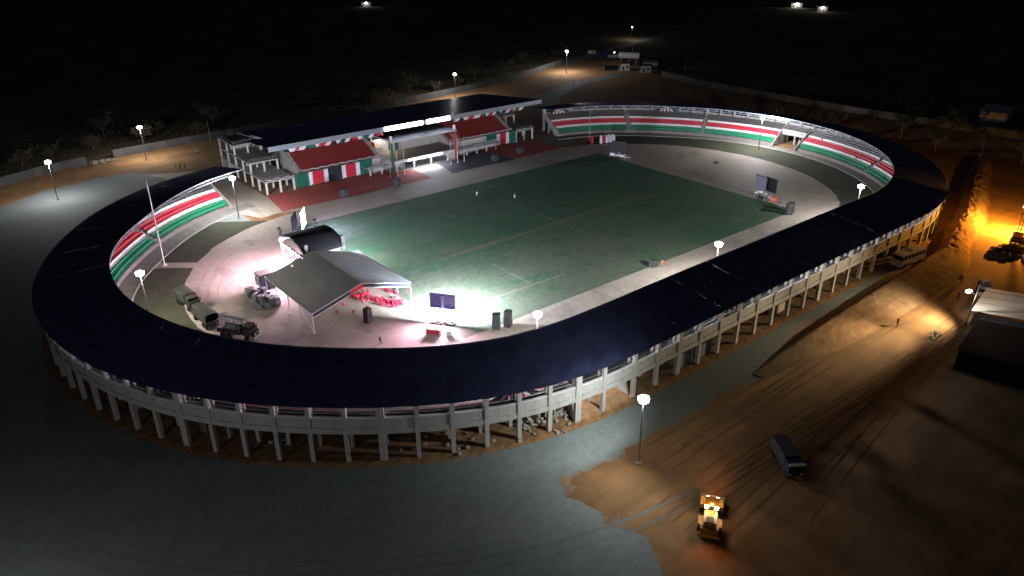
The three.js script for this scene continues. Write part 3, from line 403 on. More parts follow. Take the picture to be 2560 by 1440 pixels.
// ------------------------------------------------------------------ flood masts
function mast(x, z, label, I = 430, H = 10.4, c = [0.99, 0.97, 1], aim) {
  const o = thing('flood_mast', label, 'floodlight', [x, 0, z], 0, 'floodlight masts');
  part('pole', cyl(0.16, 0.09, H, 0, 0, 0, 10), M.polegrey, o); part('base', [bx(0.7, 0.3, 0.7, 0, 0.15, 0), bx(0.5, 0.08, 0.5, 0, 0.34, 0)], M.conc, o);
  const fr = []; for (const a of [0, 1, 2]) { const t = a * Math.PI / 3; fr.push(bx(1.25, 0.07, 0.07, 0, H - 0.05, 0, t)); } part('head_frame', fr, M.steel, o);
  for (let k = 0; k < 6; k++) { const t = k * Math.PI / 3, h = part('flood_head', bx(0.66, 0.66, 0.14, 0, 0, -0.1), M.steel, o); part('lens', bx(0.62, 0.62, 0.05, 0, 0, 0), M.lampWhite, h); h.position.set(Math.sin(t) * 0.64, H + 0.26, Math.cos(t) * 0.64); h.rotation.set(0.12, t, 0, 'YXZ'); }
  part('top_lens', cyl(0.56, 0.36, 0.24, 0, H + 0.5, 0, 12), M.lampWhite, o);
  if (aim) { point(x, H - 0.4, z, I * 0.16, c, 20); spot([x, H - 0.4, z], aim, I * 1.6, c, 1.15, 0.6, 20); spot([x, H - 0.45, z], [x - 16, 0, z + 3], I * 1.1, c, 1.12, 0.9, 20); } else point(x, H - 0.4, z, I, c, 20); return o;
}
mast(-94.3, -98.8, 'floodlight mast by the perimeter wall beside a rubble gap, on gravel', 560); mast(-63.6, -125.1, 'floodlight mast near the perimeter wall behind the walking group', 480);
mast(69.3, -139.2, 'floodlight mast behind the grandstand roof by the perimeter wall', 560); mast(151.8, -156.6, 'floodlight mast beside the gate road near the blue tarpaulin', 800);
mast(98.3, -5.2, 'floodlight mast on turf before the stand portal with dark opening', 1350); mast(-61.4, -52, 'floodlight mast at the stand end facing the open corner block', 1000);
mast(-96.2, -5.4, 'floodlight mast on turf behind the line of army trucks', 640, 10.4, [1, 0.93, 0.82]); mast(52.8, 52.8, 'floodlight mast on turf below the stand beyond the twin screens', 1250);
mast(-3.9, 53.5, 'floodlight mast beside the orange vested person and speaker box', 1750); mast(-51.2, 53.2, 'floodlight mast beside the two tall black speaker stacks', 1050);
mast(-56.4, 80.6, 'floodlight mast standing alone on the gravel beyond the stone piles', 460, 10.4, [0.94, 1, 1], [-57.5, 6.5, 66]);
mast(-140, 62, 'floodlight mast on the gravel past the dim curved end', 430);
mast(-121, 90, 'floodlight mast on open gravel well away from the stand', 240);
{ const f = gp(1580, 68, 8); const o = thing('street_lamp', 'small distant street lamp by the far road', 'street lamp', [f.x, 0, f.z]); part('pole', cyl(0.1, 0.07, 8, 0, 0, 0), M.steel, o); part('head', bx(0.6, 0.3, 0.6, 0, 8, 0), M.lampWhite, o); point(f.x, 7.6, f.z, 120, [1, 0.9, 0.75], 10); }
{ // thin unlit poles
  const t = (x, z, h, l) => { const o = thing('lamp_pole', l, 'pole', [x, 0, z], 0, 'unlit poles'); part('pole', cyl(0.1, 0.06, h, 0, 0, 0), M.steel, o); part('cap', bx(0.5, 0.1, 0.2, 0, h, 0), M.steel, o); };
  t(-39.9, -133.2, 8.2, 'thin unlit pole against the wall behind the grandstand corner'); t(134.4, -81.2, 6.6, 'thin unlit pole on dark dirt outside the far stand'); t(197, -116, 7, 'thin unlit pole beyond the wall past the gatehouse'); t(63.9, -50.8, 10.6, 'thin pale unlit pole in front of the stand open end beside red banner'); t(205, -160, 8, 'thin unlit pole beside the white water tank');
}

// ------------------------------------------------------------------ marquee tent
{
  const o = thing('marquee_tent', 'large open marquee tent with a grey pitched roof of pale panels', 'tent', [-63.55, 0, 6.6]);
  const hx = 10.5, hz = 10.5, ye = 4.0, yr = 7.05, tones = [mat(0.68, 0.70, 0.69, 0.8), mat(0.73, 0.75, 0.73, 0.8), mat(0.63, 0.65, 0.65, 0.8)]; for (const m of tones) { m.transparent = false; }
  for (const sg of [-1, 1]) for (let b = 0; b < 4; b++) for (let c = 0; c < 4; c++) {
    const z0 = -hz + 2 * hz * b / 4 + 0.008, z1 = -hz + 2 * hz * (b + 1) / 4 - 0.008, t0 = c / 4, t1 = (c + 1) / 4 - 0.002, y = t => yr + (ye - yr) * t, sag = t => 0.08 * Math.sin(t * Math.PI);
    part('roof_panel', quad(V(sg * hx * t0, y(t0) - sag(t0), z0), V(sg * hx * t1, y(t1) - sag(t1), z0), V(sg * hx * t1, y(t1) - sag(t1), z1), V(sg * hx * t0, y(t0) - sag(t0), z1)), tones[(b * 5 + c * 3 + (sg > 0 ? 1 : 0) + (b * c) % 2) % 3], o);
  }
  for (let b = 0; b <= 4; b++) { const z = -hz + 2 * hz * b / 4; for (const sg of [-1, 1]) { part('rafter', bar(V(0, yr - 0.3, z), V(sg * hx, ye - 0.22, z), 0.14), M.white, o); part('leg', [bar(V(sg * hx, 0, z), V(sg * hx, ye - 0.1, z), 0.13), bx(0.5, 0.06, 0.5, sg * hx, 0.05, z)], M.white, o); } }
  for (const sg of [-1, 1]) part('eave_beam', bar(V(sg * hx, ye - 0.02, -hz - 0.1), V(sg * hx, ye - 0.02, hz + 0.1), 0.24), M.white, o);
  part('ridge_beam', bar(V(0, yr - 0.24, -hz), V(0, yr - 0.24, hz), 0.14), M.white, o);
  // gable valance: red, black, white strips
  for (const sg of [-1, 1]) { const L = (a, b, y0, y1, m, n) => { const top = t => yr - 0.05 + (ye - yr) * t; part(n, quad(V(sg * hx * a, top(a) - y0, hz + 0.08), V(sg * hx * b, top(b) - y0, hz + 0.08), V(sg * hx * b, top(b) - y1, hz + 0.14), V(sg * hx * a, top(a) - y1, hz + 0.14)), m, o); }; L(0, sg > 0 ? 0.02 : 0.25, 0.02, 0.85, M.drapered, 'valance'); L(sg > 0 ? 0.02 : 0.25, 0.99, 0.1, 0.75, M.drapeblack, 'valance'); L(0.02, 0.99, 0.76, 0.9, M.drapewhite, 'valance'); L(0, 1, -0.06, 0.08, M.white, 'gable_trim'); }
  part('brace', [bar(V(-hx, ye - 0.3, hz - 5.2), V(-hx, 0.1, hz), 0.11)], M.white, o); part('brace', [bar(V(hx, 0.8, hz), V(hx, ye, hz - 4), 0.07)], M.red, o);
}
// stacking chairs scattered under the tent
{
  const g = mergeGeometries([bx(0.44, 0.05, 0.44, 0, 0.44, 0).toNonIndexed(), bx(0.44, 0.44, 0.05, 0, 0.68, -0.2, 0, -0.12).toNonIndexed(), ...[[-1, -1], [1, -1], [-1, 1], [1, 1]].map(([a, b]) => bx(0.05, 0.44, 0.05, a * 0.19, 0.22, b * 0.19).toNonIndexed())]);
  const c0 = solo('plastic_chair', g, M.pink, 'pink red plastic chair in the loose crowd of chairs under the tent', 'chair', 'pink chairs under the tent', [-58, 0.02, 12], 0.3);
  const zone = (n, x0, x1, z0, z1) => { for (let k = 0; k < n; k++) { const u = rnd(), x = x0 + (x1 - x0) * u; copyOf(c0, [x, 0.02, z0 + (z1 - z0) * rnd() + u * 1.5], rr(-0.6, 0.6) + 1.9); } };
  zone(44, -58.8, -54.6, 12.6, 17.6); zone(26, -61.8, -58.4, 7.4, 11.2); zone(12, -55, -53.6, 6.5, 12); zone(14, -62, -57, 2, 8);
  for (let k = 0; k < 16; k++) copyOf(c0, [rr(-71, -60), 0.02, rr(2, 15)], rr(0, 6.2));
}

// ------------------------------------------------------------------ concert stage
{
  const cx = -60.6, cz = -10.3, o = thing('concert_stage', 'concert stage with a black arched roof and lattice towers beside the tent', 'stage', [cx, 0, cz]);
  part('deck', [bx(9.2, 0.25, 12.4, 0, 1.3, 0)], M.black, o); part('skirt', [bx(9, 1.15, 12.2, 0, 0.6, 0)], M.charcoal, o);
  const n = 14, hw = 6.35, arch = t => { const a = (t - 0.5) * Math.PI * 0.86; return [Math.sin(a) / Math.sin(Math.PI * 0.43) * hw, 5.95 + 2.5 * (Math.cos(a) - Math.cos(Math.PI * 0.43)) / (1 - Math.cos(Math.PI * 0.43))]; };
  const pos = [], uv = []; for (let k = 0; k < n; k++) for (let j = 0; j < 4; j++) { const [z0, y0] = arch(k / n), [z1, y1] = arch((k + 1) / n), x0 = -4.7 + 9.4 * j / 4, x1 = -4.7 + 9.4 * (j + 1) / 4, w = (x, z) => 0.05 * Math.sin(x * 2.3 + z) ; pos.push(x0, y0 + w(x0, z0), z0, x1, y0 + w(x1, z0), z0, x1, y1 + w(x1, z1), z1, x0, y0 + w(x0, z0), z0, x1, y1 + w(x1, z1), z1, x0, y1 + w(x0, z1), z1); for (let q = 0; q < 6; q++) uv.push(0, 0); }
  const g = new THREE.BufferGeometry(); g.setAttribute('position', new THREE.Float32BufferAttribute(pos, 3)); g.setAttribute('uv', new THREE.Float32BufferAttribute(uv, 2)); g.computeVertexNormals(); part('arched_roof', g, M.charcoal, o);
  for (const x of [-4.75, 4.75]) { const gg = []; for (let k = 0; k < n; k++) { const [z0, y0] = arch(k / n), [z1, y1] = arch((k + 1) / n); gg.push(bar(V(x, y0 - 0.12, z0), V(x, y1 - 0.12, z1), 0.12), bar(V(x, y0 - 0.5, z0 * 0.95), V(x, y1 - 0.5, z1 * 0.95), 0.08)); } part('arch_truss', gg, M.steel, o); }
  for (const x of [-4.1, 4.3]) for (const z of [-6.4, 6.4]) { const gg = []; for (const a of [-0.2, 0.2]) for (const b of [-0.2, 0.2]) gg.push(bx(0.06, 8.4, 0.06, x + a, 4.2, z + b)); for (let k = 0; k < 16; k++) gg.push(bar(V(x - 0.2, 0.3 + k * 0.5, z + 0.2), V(x + 0.2, 0.8 + k * 0.5, z + 0.2), 0.04), bar(V(x + 0.2, 0.3 + k * 0.5, z - 0.2), V(x - 0.2, 0.8 + k * 0.5, z - 0.2), 0.04)); part('tower', gg, M.steel, o); part('tower_head', [bx(0.6, 0.25, 0.5, x - 0.2, 8.5, z), bx(0.12, 0.5, 0.12, x - 0.4, 8.3, z)], M.darksteel, o); }
  part('side_eave', [bar(V(-4.7, 5.85, 6.3), V(4.7, 5.85, 6.3), 0.16)], M.steel, o); part('side_eave', [bar(V(-4.7, 5.85, -6.3), V(4.7, 5.85, -6.3), 0.16)], M.steel, o);
  part('back_cloth', quad(V(3.9, 1.4, -5.6), V(3.9, 1.4, 5.6), V(3.9, 6.2, 5.6), V(3.9, 6.2, -5.6)), M.drapewhite, o); part('banner', [bx(0.05, 1.5, 2.4, 3.7, 5.1, 1.2), bx(0.05, 0.9, 1.2, 3.7, 4.6, -0.6)], M.red, o);
  part('light_bar', [bar(V(-4.4, 5.5, -5.8), V(-4.4, 5.5, 5.8), 0.12)], M.darksteel, o); part('light_bar', [bar(V(4.5, 5.4, -5.6), V(4.5, 5.4, 5.6), 0.12)], M.darksteel, o);
  for (let k = 0; k < 8; k++) { const z = -5.2 + k * 1.48; const h = part('blinder', bx(0.3, 0.5, 0.7, -4.55, 5.2, z), M.darksteel, o); part('lens', bx(0.05, 0.42, 0.6, -4.73, 5.2, z), M.stageWhite, h); }
  for (let k = 0; k < 6; k++) { const z = -5 + k * 2; const h = part('blinder', bx(0.3, 0.5, 0.7, 4.7, 5.1, z), M.darksteel, o); part('lens', bx(0.05, 0.42, 0.6, 4.88, 5.1, z), M.stageWhite, h); }
  area([cx - 4.95, 5.2, cz], [cx - 9.5, 0, cz - 2.2], 11.2, 0.6, 800, [1, 0.64, 0.86]);
  area([cx + 5.0, 5.1, cz], [cx + 11, 0, cz - 1], 10.8, 0.6, 260, [0.9, 0.88, 1]);
  point(cx - 1, 4.6, cz, 160, [1, 0.92, 0.96], 20);
}
// plants and red tubs, grey parasol left of the stage
{
  const q = thing('parasol', 'grey square parasol beside the stage opening', 'parasol', [-67.6, 0, -12.6]); part('canopy', [(() => { const g = new THREE.CylinderGeometry(0.2, 2.3, 0.55, 4); g.rotateY(0.7); g.translate(0, 3.15, 0); return g; })()], M.cloth, q); part('pole', cyl(0.05, 0.05, 3.1, 0, 0, 0), M.steel, q); part('foot', cyl(0.4, 0.35, 0.12, 0, 0.02, 0), M.charcoal, q);
  const lv = (n, h, r) => { const a = []; for (let k = 0; k < n; k++) { const t = rr(0, 6.28), y = rr(0.2, 1) * h, l = rr(0.35, 0.7), x = Math.sin(t) * r * rnd(), z = Math.cos(t) * r * rnd(); const g = new THREE.PlaneGeometry(0.16, l); g.rotateX(rr(-0.7, 0.7)); g.rotateY(t); g.translate(x, y, z); a.push(g); } return a; };
  const pl = (x, z, m, l) => { const p = thing('potted_plant', l, 'plant', [x, 0, z], 0, 'potted plants by the stage'); part('pot', cyl(0.34, 0.45, 0.7, 0, 0.02, 0, 10), m, p); part('foliage', lv(90, 1.7, 0.55).map(g => g.translate(0, 0.6, 0)), M.green, p); part('stem', cyl(0.04, 0.03, 1.2, 0, 0.7, 0, 6), M.bark, p); };
  pl(-70.2, -8.3, M.red, 'tall leafy plant in a red tub at the crate side of the stage'); pl(-68.9, -9.5, M.red, 'leafy plant in a red tub nearer the parasol'); pl(-67.8, -8.0, M.green, 'leafy plant in a green tub by the box body roof'); pl(-66.6, -7.6, M.green, 'leafy plant in a green tub at the tower foot'); pl(-69.6, -7.1, M.rubber, 'leafy plant in a black tub beside the red tubs');
}

// ------------------------------------------------------------------ LED screen trailers
function trailer(o, L, w, m) { part('chassis', [bx(L, 0.22, w, 0, 0.75, 0), bx(L * 0.5, 0.5, w * 0.8, L * 0.1, 1.1, 0)], m, o); for (const x of [-0.5, 0.5]) for (const z of [-1, 1]) { const g = new THREE.CylinderGeometry(0.4, 0.4, 0.26, 14); g.rotateX(Math.PI / 2); g.translate(x, 0.42, z * w * 0.52); part('wheel', g, M.tyre, o); } for (const x of [-1, 1]) for (const z of [-1, 1]) part('outrigger', [bx(0.1, 0.1, 0.7, x * L * 0.42, 0.7, z * (w / 2 + 0.25)), bx(0.12, 0.7, 0.12, x * L * 0.42, 0.36, z * (w / 2 + 0.55)), bx(0.4, 0.06, 0.4, x * L * 0.42, 0.05, z * (w / 2 + 0.55))], M.steel, o); part('drawbar', bar(V(L / 2, 0.7, 0), V(L / 2 + 1.2, 0.6, 0), 0.12), M.steel, o); }
function panel(o, w, y0, y1, x, z, ry, face, back) { const p = part('screen_panel', bx(w, y1 - y0, 0.22, 0, 0, 0), back, o); p.position.set(x, (y0 + y1) / 2, z); p.rotation.y = ry; part('screen_face', bx(w - 0.1, y1 - y0 - 0.1, 0.03, 0, 0, 0.13), face, p); const fr = []; for (let k = 0; k <= 4; k++) fr.push(bx(0.05, y1 - y0, 0.06, -w / 2 + w * k / 4, 0, -0.14)); for (let k = 0; k <= 3; k++) fr.push(bx(w, 0.05, 0.06, 0, (k / 3 - 0.5) * (y1 - y0), -0.14)); part('back_frame', fr, M.darksteel, p); return p; }
const dotTex = tex(256, 192, (u, v) => { const i = Math.floor(u * 16), j = Math.floor(v * 12), a = hash2(i, j, 7), fx = u * 16 - i - 0.5, fy = v * 12 - j - 0.5, d = Math.hypot(fx, fy * 1.1); return a > 0.62 && d < 0.16 ? [0.6, 0.62, 0.75] : [0.035, 0.045, 0.16]; });
const M2 = { dotted: new THREE.MeshStandardMaterial({ map: dotTex, roughness: 0.5 }), greyface: new THREE.MeshStandardMaterial({ color: new THREE.Color().setRGB(0.14, 0.14, 0.18), emissive: new THREE.Color().setRGB(0.3, 0.34, 0.5), emissiveIntensity: 0.07, roughness: 0.6 }), brightface: glow(0.84, 0.9, 1, 7), whiteface: glow(0.92, 0.94, 1, 16) };
{ // double screen by the near corner of the pitch; the panels stand back to back
  const a = Math.atan2(-3.9, 2.9) + Math.PI / 2 + Math.PI / 2; const d = new THREE.Vector2(2.9, 3.9).normalize(), ry = Math.atan2(0.8, -0.6);
  const o = thing('screen_trailer', 'double sided screen trailer beside the pitch corner, one lower side blazing white', 'screen', [-53.7, 0, 29.2]);
  const u = (t, n) => [d.x * t + 0.8 * n, d.y * t - 0.6 * n];
  part('chassis', [bx(4.6, 0.22, 1.6, 0, 0.6, 0, -Math.atan2(d.y, d.x))], M.steel, o); part('mast', [bx(0.35, 5.6, 0.35, 0.15, 2.9, -0.1)], M.steel, o); for (const t of [-0.7, 0.7]) for (const n of [-0.85, 0.85]) { const [x, z] = u(t, n); const g = new THREE.CylinderGeometry(0.4, 0.4, 0.26, 14); g.rotateX(Math.PI / 2); g.rotateY(-Math.atan2(d.y, d.x)); g.translate(x, 0.42, z); part('wheel', g, M.tyre, o); }
  const pA = panel(o, 4.9, 2.35, 6.0, u(0, 0.35)[0], u(0, 0.35)[1], ry, M2.brightface, M2.dotted); const pB = panel(o, 4.2, 0.95, 3.0, u(-0.2, -0.75)[0], u(-0.2, -0.75)[1], ry + Math.PI, M2.whiteface, M.black);
  const w = (t, n, y) => [-53.7 + u(t, n)[0], y, 29.2 + u(t, n)[1]];
  area(w(0, 0.56, 4.1), w(0, 6, 2.6), 4.8, 3.5, 1250, [0.80, 0.84, 1]); area(w(-0.2, -0.95, 2.0), w(-0.2, -6, 1.4), 4.1, 1.9, 330, [1, 0.58, 0.88]);
  const b = thing('red_fronted_box', 'long white case with a bright pink front beside the blazing screen', 'case', [-57.1, 0, 31.4], -0.93); part('body', [bx(2.9, 1.1, 1.3, 0, 0.6, 0)], M.white, b); part('front', [bx(2.5, 0.8, 0.06, -0.1, 0.55, 0.68)], M.pink, b); part('lid', [bx(3, 0.1, 1.4, 0, 1.2, 0)], M.white, b);
  const c = thing('white_cooler', 'small white cooler box beside the pink fronted case', 'cooler', [-55.4, 0, 33.6], -0.9); part('body', [bx(1.0, 0.9, 0.8, 0, 0.47, 0)], M.white, c); part('lid', [bx(1.06, 0.16, 0.86, 0, 1.0, 0)], M.seatwhite, c);
}
{ // bright narrow screen behind the stage
  const o = thing('screen_trailer', 'pair of tall screens behind the stage, one glowing white and seen nearly edge on', 'screen', [-53.8, 0, -30.6]); const ry = Math.atan2(0.8, 0.6);
  part('chassis', [bx(4.4, 0.22, 1.6, 0, 0.6, 0, ry)], M.steel, o); for (const t of [-1, 1]) { const g = new THREE.CylinderGeometry(0.4, 0.4, 1.7, 12); g.rotateX(Math.PI / 2); g.rotateY(ry); g.translate(Math.cos(ry) * t * 0.6, 0.42, -Math.sin(ry) * t * 0.6); part('wheel', g, M.tyre, o); } part('mast', [bx(0.35, 5.6, 0.35, 0, 2.9, 0)], M.steel, o);
  panel(o, 4.6, 1.9, 6.4, 0.35, 0.2, ry, M2.brightface, M.navy); panel(o, 4.4, 1.9, 5.4, -1.5, -0.7, ry + Math.PI, M.black, M.charcoal);
  area([-53.8 + 0.35 + 0.8 * 0.24, 4.15, -30.6 + 0.2 + 0.6 * 0.24], [-53.8 + 8, 2.2, -30.6 + 5.8], 4.5, 4.4, 150, [0.66, 0.58, 1]);
}
{ const o = thing('screen_trailer', 'blank grey faced screen on a white trailer near the row of banners', 'screen', [55, 0, -28.2], -1.22); trailer(o, 6, 1.9, M.white); part('mast', bx(0.4, 2.6, 0.4, 0, 2.1, 0), M.steel, o); panel(o, 5.0, 2.0, 5.55, 0, 0.45, -0.0, M2.greyface, M.charcoal).rotation.y = Math.PI; part('case', bx(1.5, 0.9, 1.2, -1.6, 1.4, 1.2), M.drapewhite, o); part('case', bx(1.3, 0.8, 1.1, 1.7, 1.3, 1.3), M.drapewhite, o); }
{ const o = thing('screen_trailer', 'twin screen trailer with one grey and one black panel and a red case', 'screen', [55.9, 0, 25.2], 1.25); trailer(o, 5.4, 1.8, M.steel); part('mast', bx(0.4, 2.6, 0.4, 0, 2.1, 0), M.steel, o); panel(o, 4.2, 2.2, 6.0, 1.1, -0.6, Math.PI + 0.1, M2.greyface, M.charcoal); panel(o, 4.0, 2.2, 6.0, -1.6, 0.7, 0.1, M.black, M.black); part('case', bx(1.4, 0.8, 0.9, -2.3, 0.6, 1.1), M.seatwhite, o);
  solo('red_case', [bx(1.7, 0.9, 1.2, 0, 0.47, 0), bx(1.75, 0.12, 1.25, 0, 0.98, 0)], M.orange, 'bright red case beside the twin screen trailer', 'case', null, [56.2, 0, 28.3], 0.3); }

// ------------------------------------------------------------------ loudspeakers
function speakers(x, z, ry, label, h = 3, w = 1.35, d = 1.2, grp = 'loudspeaker stacks') { const o = thing('speaker_stack', label, 'loudspeaker', [x, 0, z], ry, grp); const n = 3; for (let k = 0; k < n; k++) { const b = part('cabinet', bx(w - 0.04 * k, h / n - 0.03, d - 0.05 * k, (k % 2) * 0.03, h / n * (k + 0.5) + 0.03, 0), M.rubber, o); part('grille', bx(w - 0.14, h / n - 0.14, 0.04, 0, h / n * (k + 0.5) + 0.03, d / 2 + 0.01), M.black, b); part('handle', bx(0.04, 0.08, 0.3, w / 2 + 0.01, h / n * (k + 0.5), 0), M.steel, b); } return o; }
speakers(-47.2, 37.2, 2.4, 'tall black speaker stack at the pitch corner, next to the screen trailer side', 3.1, 1.5, 1.3); speakers(-44.9, 37.8, 2.1, 'tall black speaker stack at the pitch corner with its sloped neighbour', 3.2, 1.3, 1.4);
speakers(49.2, 37.2, 2.6, 'grey fronted speaker stack at the far pitch corner, on the turf side', 3.0, 1.5, 1.2); speakers(51.2, 36.6, 2.3, 'dark speaker stack behind the grey fronted one at far corner', 2.8, 1.4, 1.3);
speakers(-3.0, 36.9, 2.9, 'low dark speaker box at the pitch edge beside orange vested person', 1.5, 1.6, 1.3); speakers(-64.3, 19.7, 0.3, 'dark speaker stack standing before the tent front', 3.0, 1.3, 1.2);
{ // tarpaulin covered stacks along the far touchline
  const tarp = (x, z, l, sx = 1) => { const g = new THREE.SphereGeometry(1, 18, 12), a = g.attributes.position; for (let i = 0; i < a.count; i++) { let px = a.getX(i), py = a.getY(i), pz = a.getZ(i); const q = 1 / Math.max(0.001, Math.pow(Math.pow(Math.abs(px), 3.4) + Math.pow(Math.abs(py), 3.4) + Math.pow(Math.abs(pz), 3.4), 1 / 3.4)), w = 1 + 0.1 * Math.sin(px * 9 + py * 4) * Math.cos(pz * 8); a.setXYZ(i, px * q * 1.25 * sx * w, Math.max(0.03, 1.25 + py * q * 1.25), pz * q * 1.05 * w); } g.computeVertexNormals(); const o = thing('covered_stack', l, 'covered stack', [x, 0, z], rr(-0.3, 0.3), 'covered stacks on the far touchline'); part('tarpaulin', g, M.charcoal, o); part('cord', [bar(V(-1.3, 0.9, 1.1), V(1.3, 0.95, 1.12), 0.04)], M.cloth, o); };
  tarp(-32.4, -50, 'dark covered stack on red paving facing the black drape'); tarp(-15.8, -49.2, 'dark covered stack on red paving near the flagpoles by the green column'); tarp(21.6, -50.6, 'dark covered stack at the edge of the shade painted on the paving'); tarp(33.5, -52.5, 'dark covered stack on the far red paving');
}
{ // feather banners near the grey screen
  const b = (px, py, m, l) => { const p = gp(px, py); const o = thing('feather_banner', l, 'banner', [p.x, 0, p.z], -0.6, 'feather banners by the stand'); part('pole', cyl(0.03, 0.02, 3.3, -0.4, 0, 0, 6), M.steel, o); const g = new THREE.ShapeGeometry(new THREE.Shape([[-0.4, 0.5], [0.42, 0.3], [0.48, 2.1], [0.2, 2.9], [-0.1, 3.25], [-0.4, 3.3]].map(q => new THREE.Vector2(...q)))); part('cloth', g, m, o); part('foot', bx(0.5, 0.06, 0.5, -0.4, 0.05, 0), M.steel, o); };
  b(1480, 361, M.drapered, 'red feather banner standing alone by the pale pole'); b(1502, 362, M.drapewhite, 'white feather banner left of a wide red one'); b(1508, 361, M.drapered, 'wide red feather banner between two white ones'); b(1516, 360, M.drapewhite, 'white feather banner in the row beside the grey screen'); b(1523, 359, M.drapewhite, 'white feather banner in the row beside the grey screen'); b(1529, 359, M.drapewhite, 'white feather banner in the row beside the grey screen'); b(1534, 358, M.drapewhite, 'white feather banner in the row beside the grey screen');
}
console.log('event', Math.round(performance.now()));

// ------------------------------------------------------------------ trucks
function wheels(o, xs, zs, r = 0.5) { for (const x of xs) for (const z of zs) { const g = new THREE.CylinderGeometry(r, r, 0.34, 16); g.rotateX(Math.PI / 2); g.translate(x, r, z); const w = part('wheel', g, M.tyre, o); const h = new THREE.CylinderGeometry(r * 0.5, r * 0.5, 0.37, 10); h.rotateX(Math.PI / 2); h.translate(x, r, z); part('hub', h, M.oliveDark, w); } }
function truck(x, z, ry, label, kind) { // front towards +x
  const o = thing('army_truck', label, 'truck', [x, 0, z], ry, 'army trucks parked in line');
  part('chassis', [bx(7.4, 0.3, 0.9, 0, 0.85, 0)], M.oliveDark, o); wheels(o, [2.5, -1.5, -2.7], [-1.05, 1.05]);
  part('cab', [bx(1.9, 1.15, 2.2, 2.5, 1.55, 0), bx(1.55, 0.75, 2.05, 2.35, 2.45, 0)], M.olive, o); part('windscreen', bx(0.05, 0.6, 1.8, 3.15, 2.45, 0, 0, 0, 0.12), M.glass, o); part('bonnet', bx(0.9, 0.75, 1.6, 3.6, 1.4, 0), M.olive, o); part('bumper', bx(0.16, 0.3, 2.3, 4.1, 0.85, 0), M.steel, o); for (const s of [-1, 1]) { part('headlight', bx(0.08, 0.22, 0.3, 4.07, 1.35, s * 0.62), M.white, o); part('mirror', bx(0.06, 0.4, 0.2, 3.2, 2.3, s * 1.25), M.black, o); part('mudguard', bx(1.1, 0.1, 0.5, 2.5, 1.2, s * 1.05), M.olive, o); }
  part('bed', [bx(4.8, 0.14, 2.4, -1.2, 1.15, 0), bx(4.8, 0.7, 0.1, -1.2, 1.5, 1.15), bx(4.8, 0.7, 0.1, -1.2, 1.5, -1.15)], M.olive, o);
  if (kind === 'canvas' || kind === 'white') { const g = []; const n = 8; for (let k = 0; k < n; k++) { const f = t => { const a = (t - 0.5) * Math.PI * 0.8; return [Math.sin(a) / Math.sin(Math.PI * 0.4) * 1.2, 2.9 + 0.3 * Math.cos(a)]; }; const [z0, y0] = f(k / n), [z1, y1] = f((k + 1) / n); g.push(quad(V(-3.6, y0, z0), V(1.2, y0, z0), V(1.2, y1, z1), V(-3.6, y1, z1))); } for (const s of [-1.2, 1.2]) g.push(quad(V(-3.6, 1.8, s), V(1.2, 1.8, s), V(1.2, 3.0, s), V(-3.6, 3.0, s))); g.push(quad(V(1.2, 1.8, -1.2), V(1.2, 1.8, 1.2), V(1.2, 3.05, 1.2), V(1.2, 3.05, -1.2))); part('canvas_cover', g, M.camo, o); if (kind === 'white') part('tail_board', bx(0.06, 1.3, 1.9, -3.64, 2.1, 0), M.offwhite, o); else part('tail_board', bx(0.06, 0.7, 2.3, -3.64, 1.5, 0), M.olive, o); }
  else { const g = []; for (let k = 0; k < 6; k++) for (const s of [-1.15, 1.15]) g.push(bx(0.08, 1.7, 0.08, -3.5 + k * 0.95, 2.4, s)); for (const y of [2.2, 2.7, 3.2]) for (const s of [-1.15, 1.15]) g.push(bx(4.9, 0.06, 0.06, -1.15, y, s)); for (let k = 0; k < 6; k++) g.push(bx(0.07, 0.07, 2.3, -3.5 + k * 0.95, 3.23, 0)); part('cage', g, M.zinc, o); part('folded_tarpaulin', [bx(4.6, 0.22, 0.5, -1.2, 3.35, -0.85), bx(0.4, 0.2, 2.0, -3.3, 3.35, 0)], M.zinc, o); part('load', bx(3.6, 0.5, 1.7, -1.1, 1.5, 0), M.oliveDark, o); }
  return o;
}
truck(-88.1, -9.2, -Math.PI / 2 + 0.08, 'olive army truck with a pale tail board, at the turf edge', 'white'); truck(-88.0, 0.2, -Math.PI / 2 + 2 * Math.PI / 2 + 0.05, 'camouflage canvas covered army truck in the middle of the line', 'canvas'); truck(-85.2, 9.4, -1.0, 'army truck with an open cage body at the roof end of the line', 'cage');
{ // box body lorry with white graphics, next to the tent
  const o = thing('box_lorry', 'dark box body trailer with white graphics on its end, tucked beside the tent', 'trailer', [-70.4, 0, -7.3]);
  part('box', bx(8.2, 2.6, 2.8, 0, 2.2, 0), M.navy, o); part('roof', bx(8.26, 0.08, 2.86, 0, 3.55, 0), mat(0.09, 0.075, 0.065, 0.8), o); part('end_panel', [bx(0.05, 2.4, 2.6, -4.13, 2.2, 0)], M.cloth, o); for (const [y, z, h, w] of [[2.7, 0.3, 0.7, 0.7], [1.7, -0.2, 0.5, 0.9], [1.3, 0.7, 0.35, 0.6], [2.9, -0.8, 0.3, 0.5]]) part('graphic', bx(0.04, h, w, -4.17, y, z), M.white, o); wheels(o, [-2.6, 2.6], [-1.15, 1.15], 0.45);
}
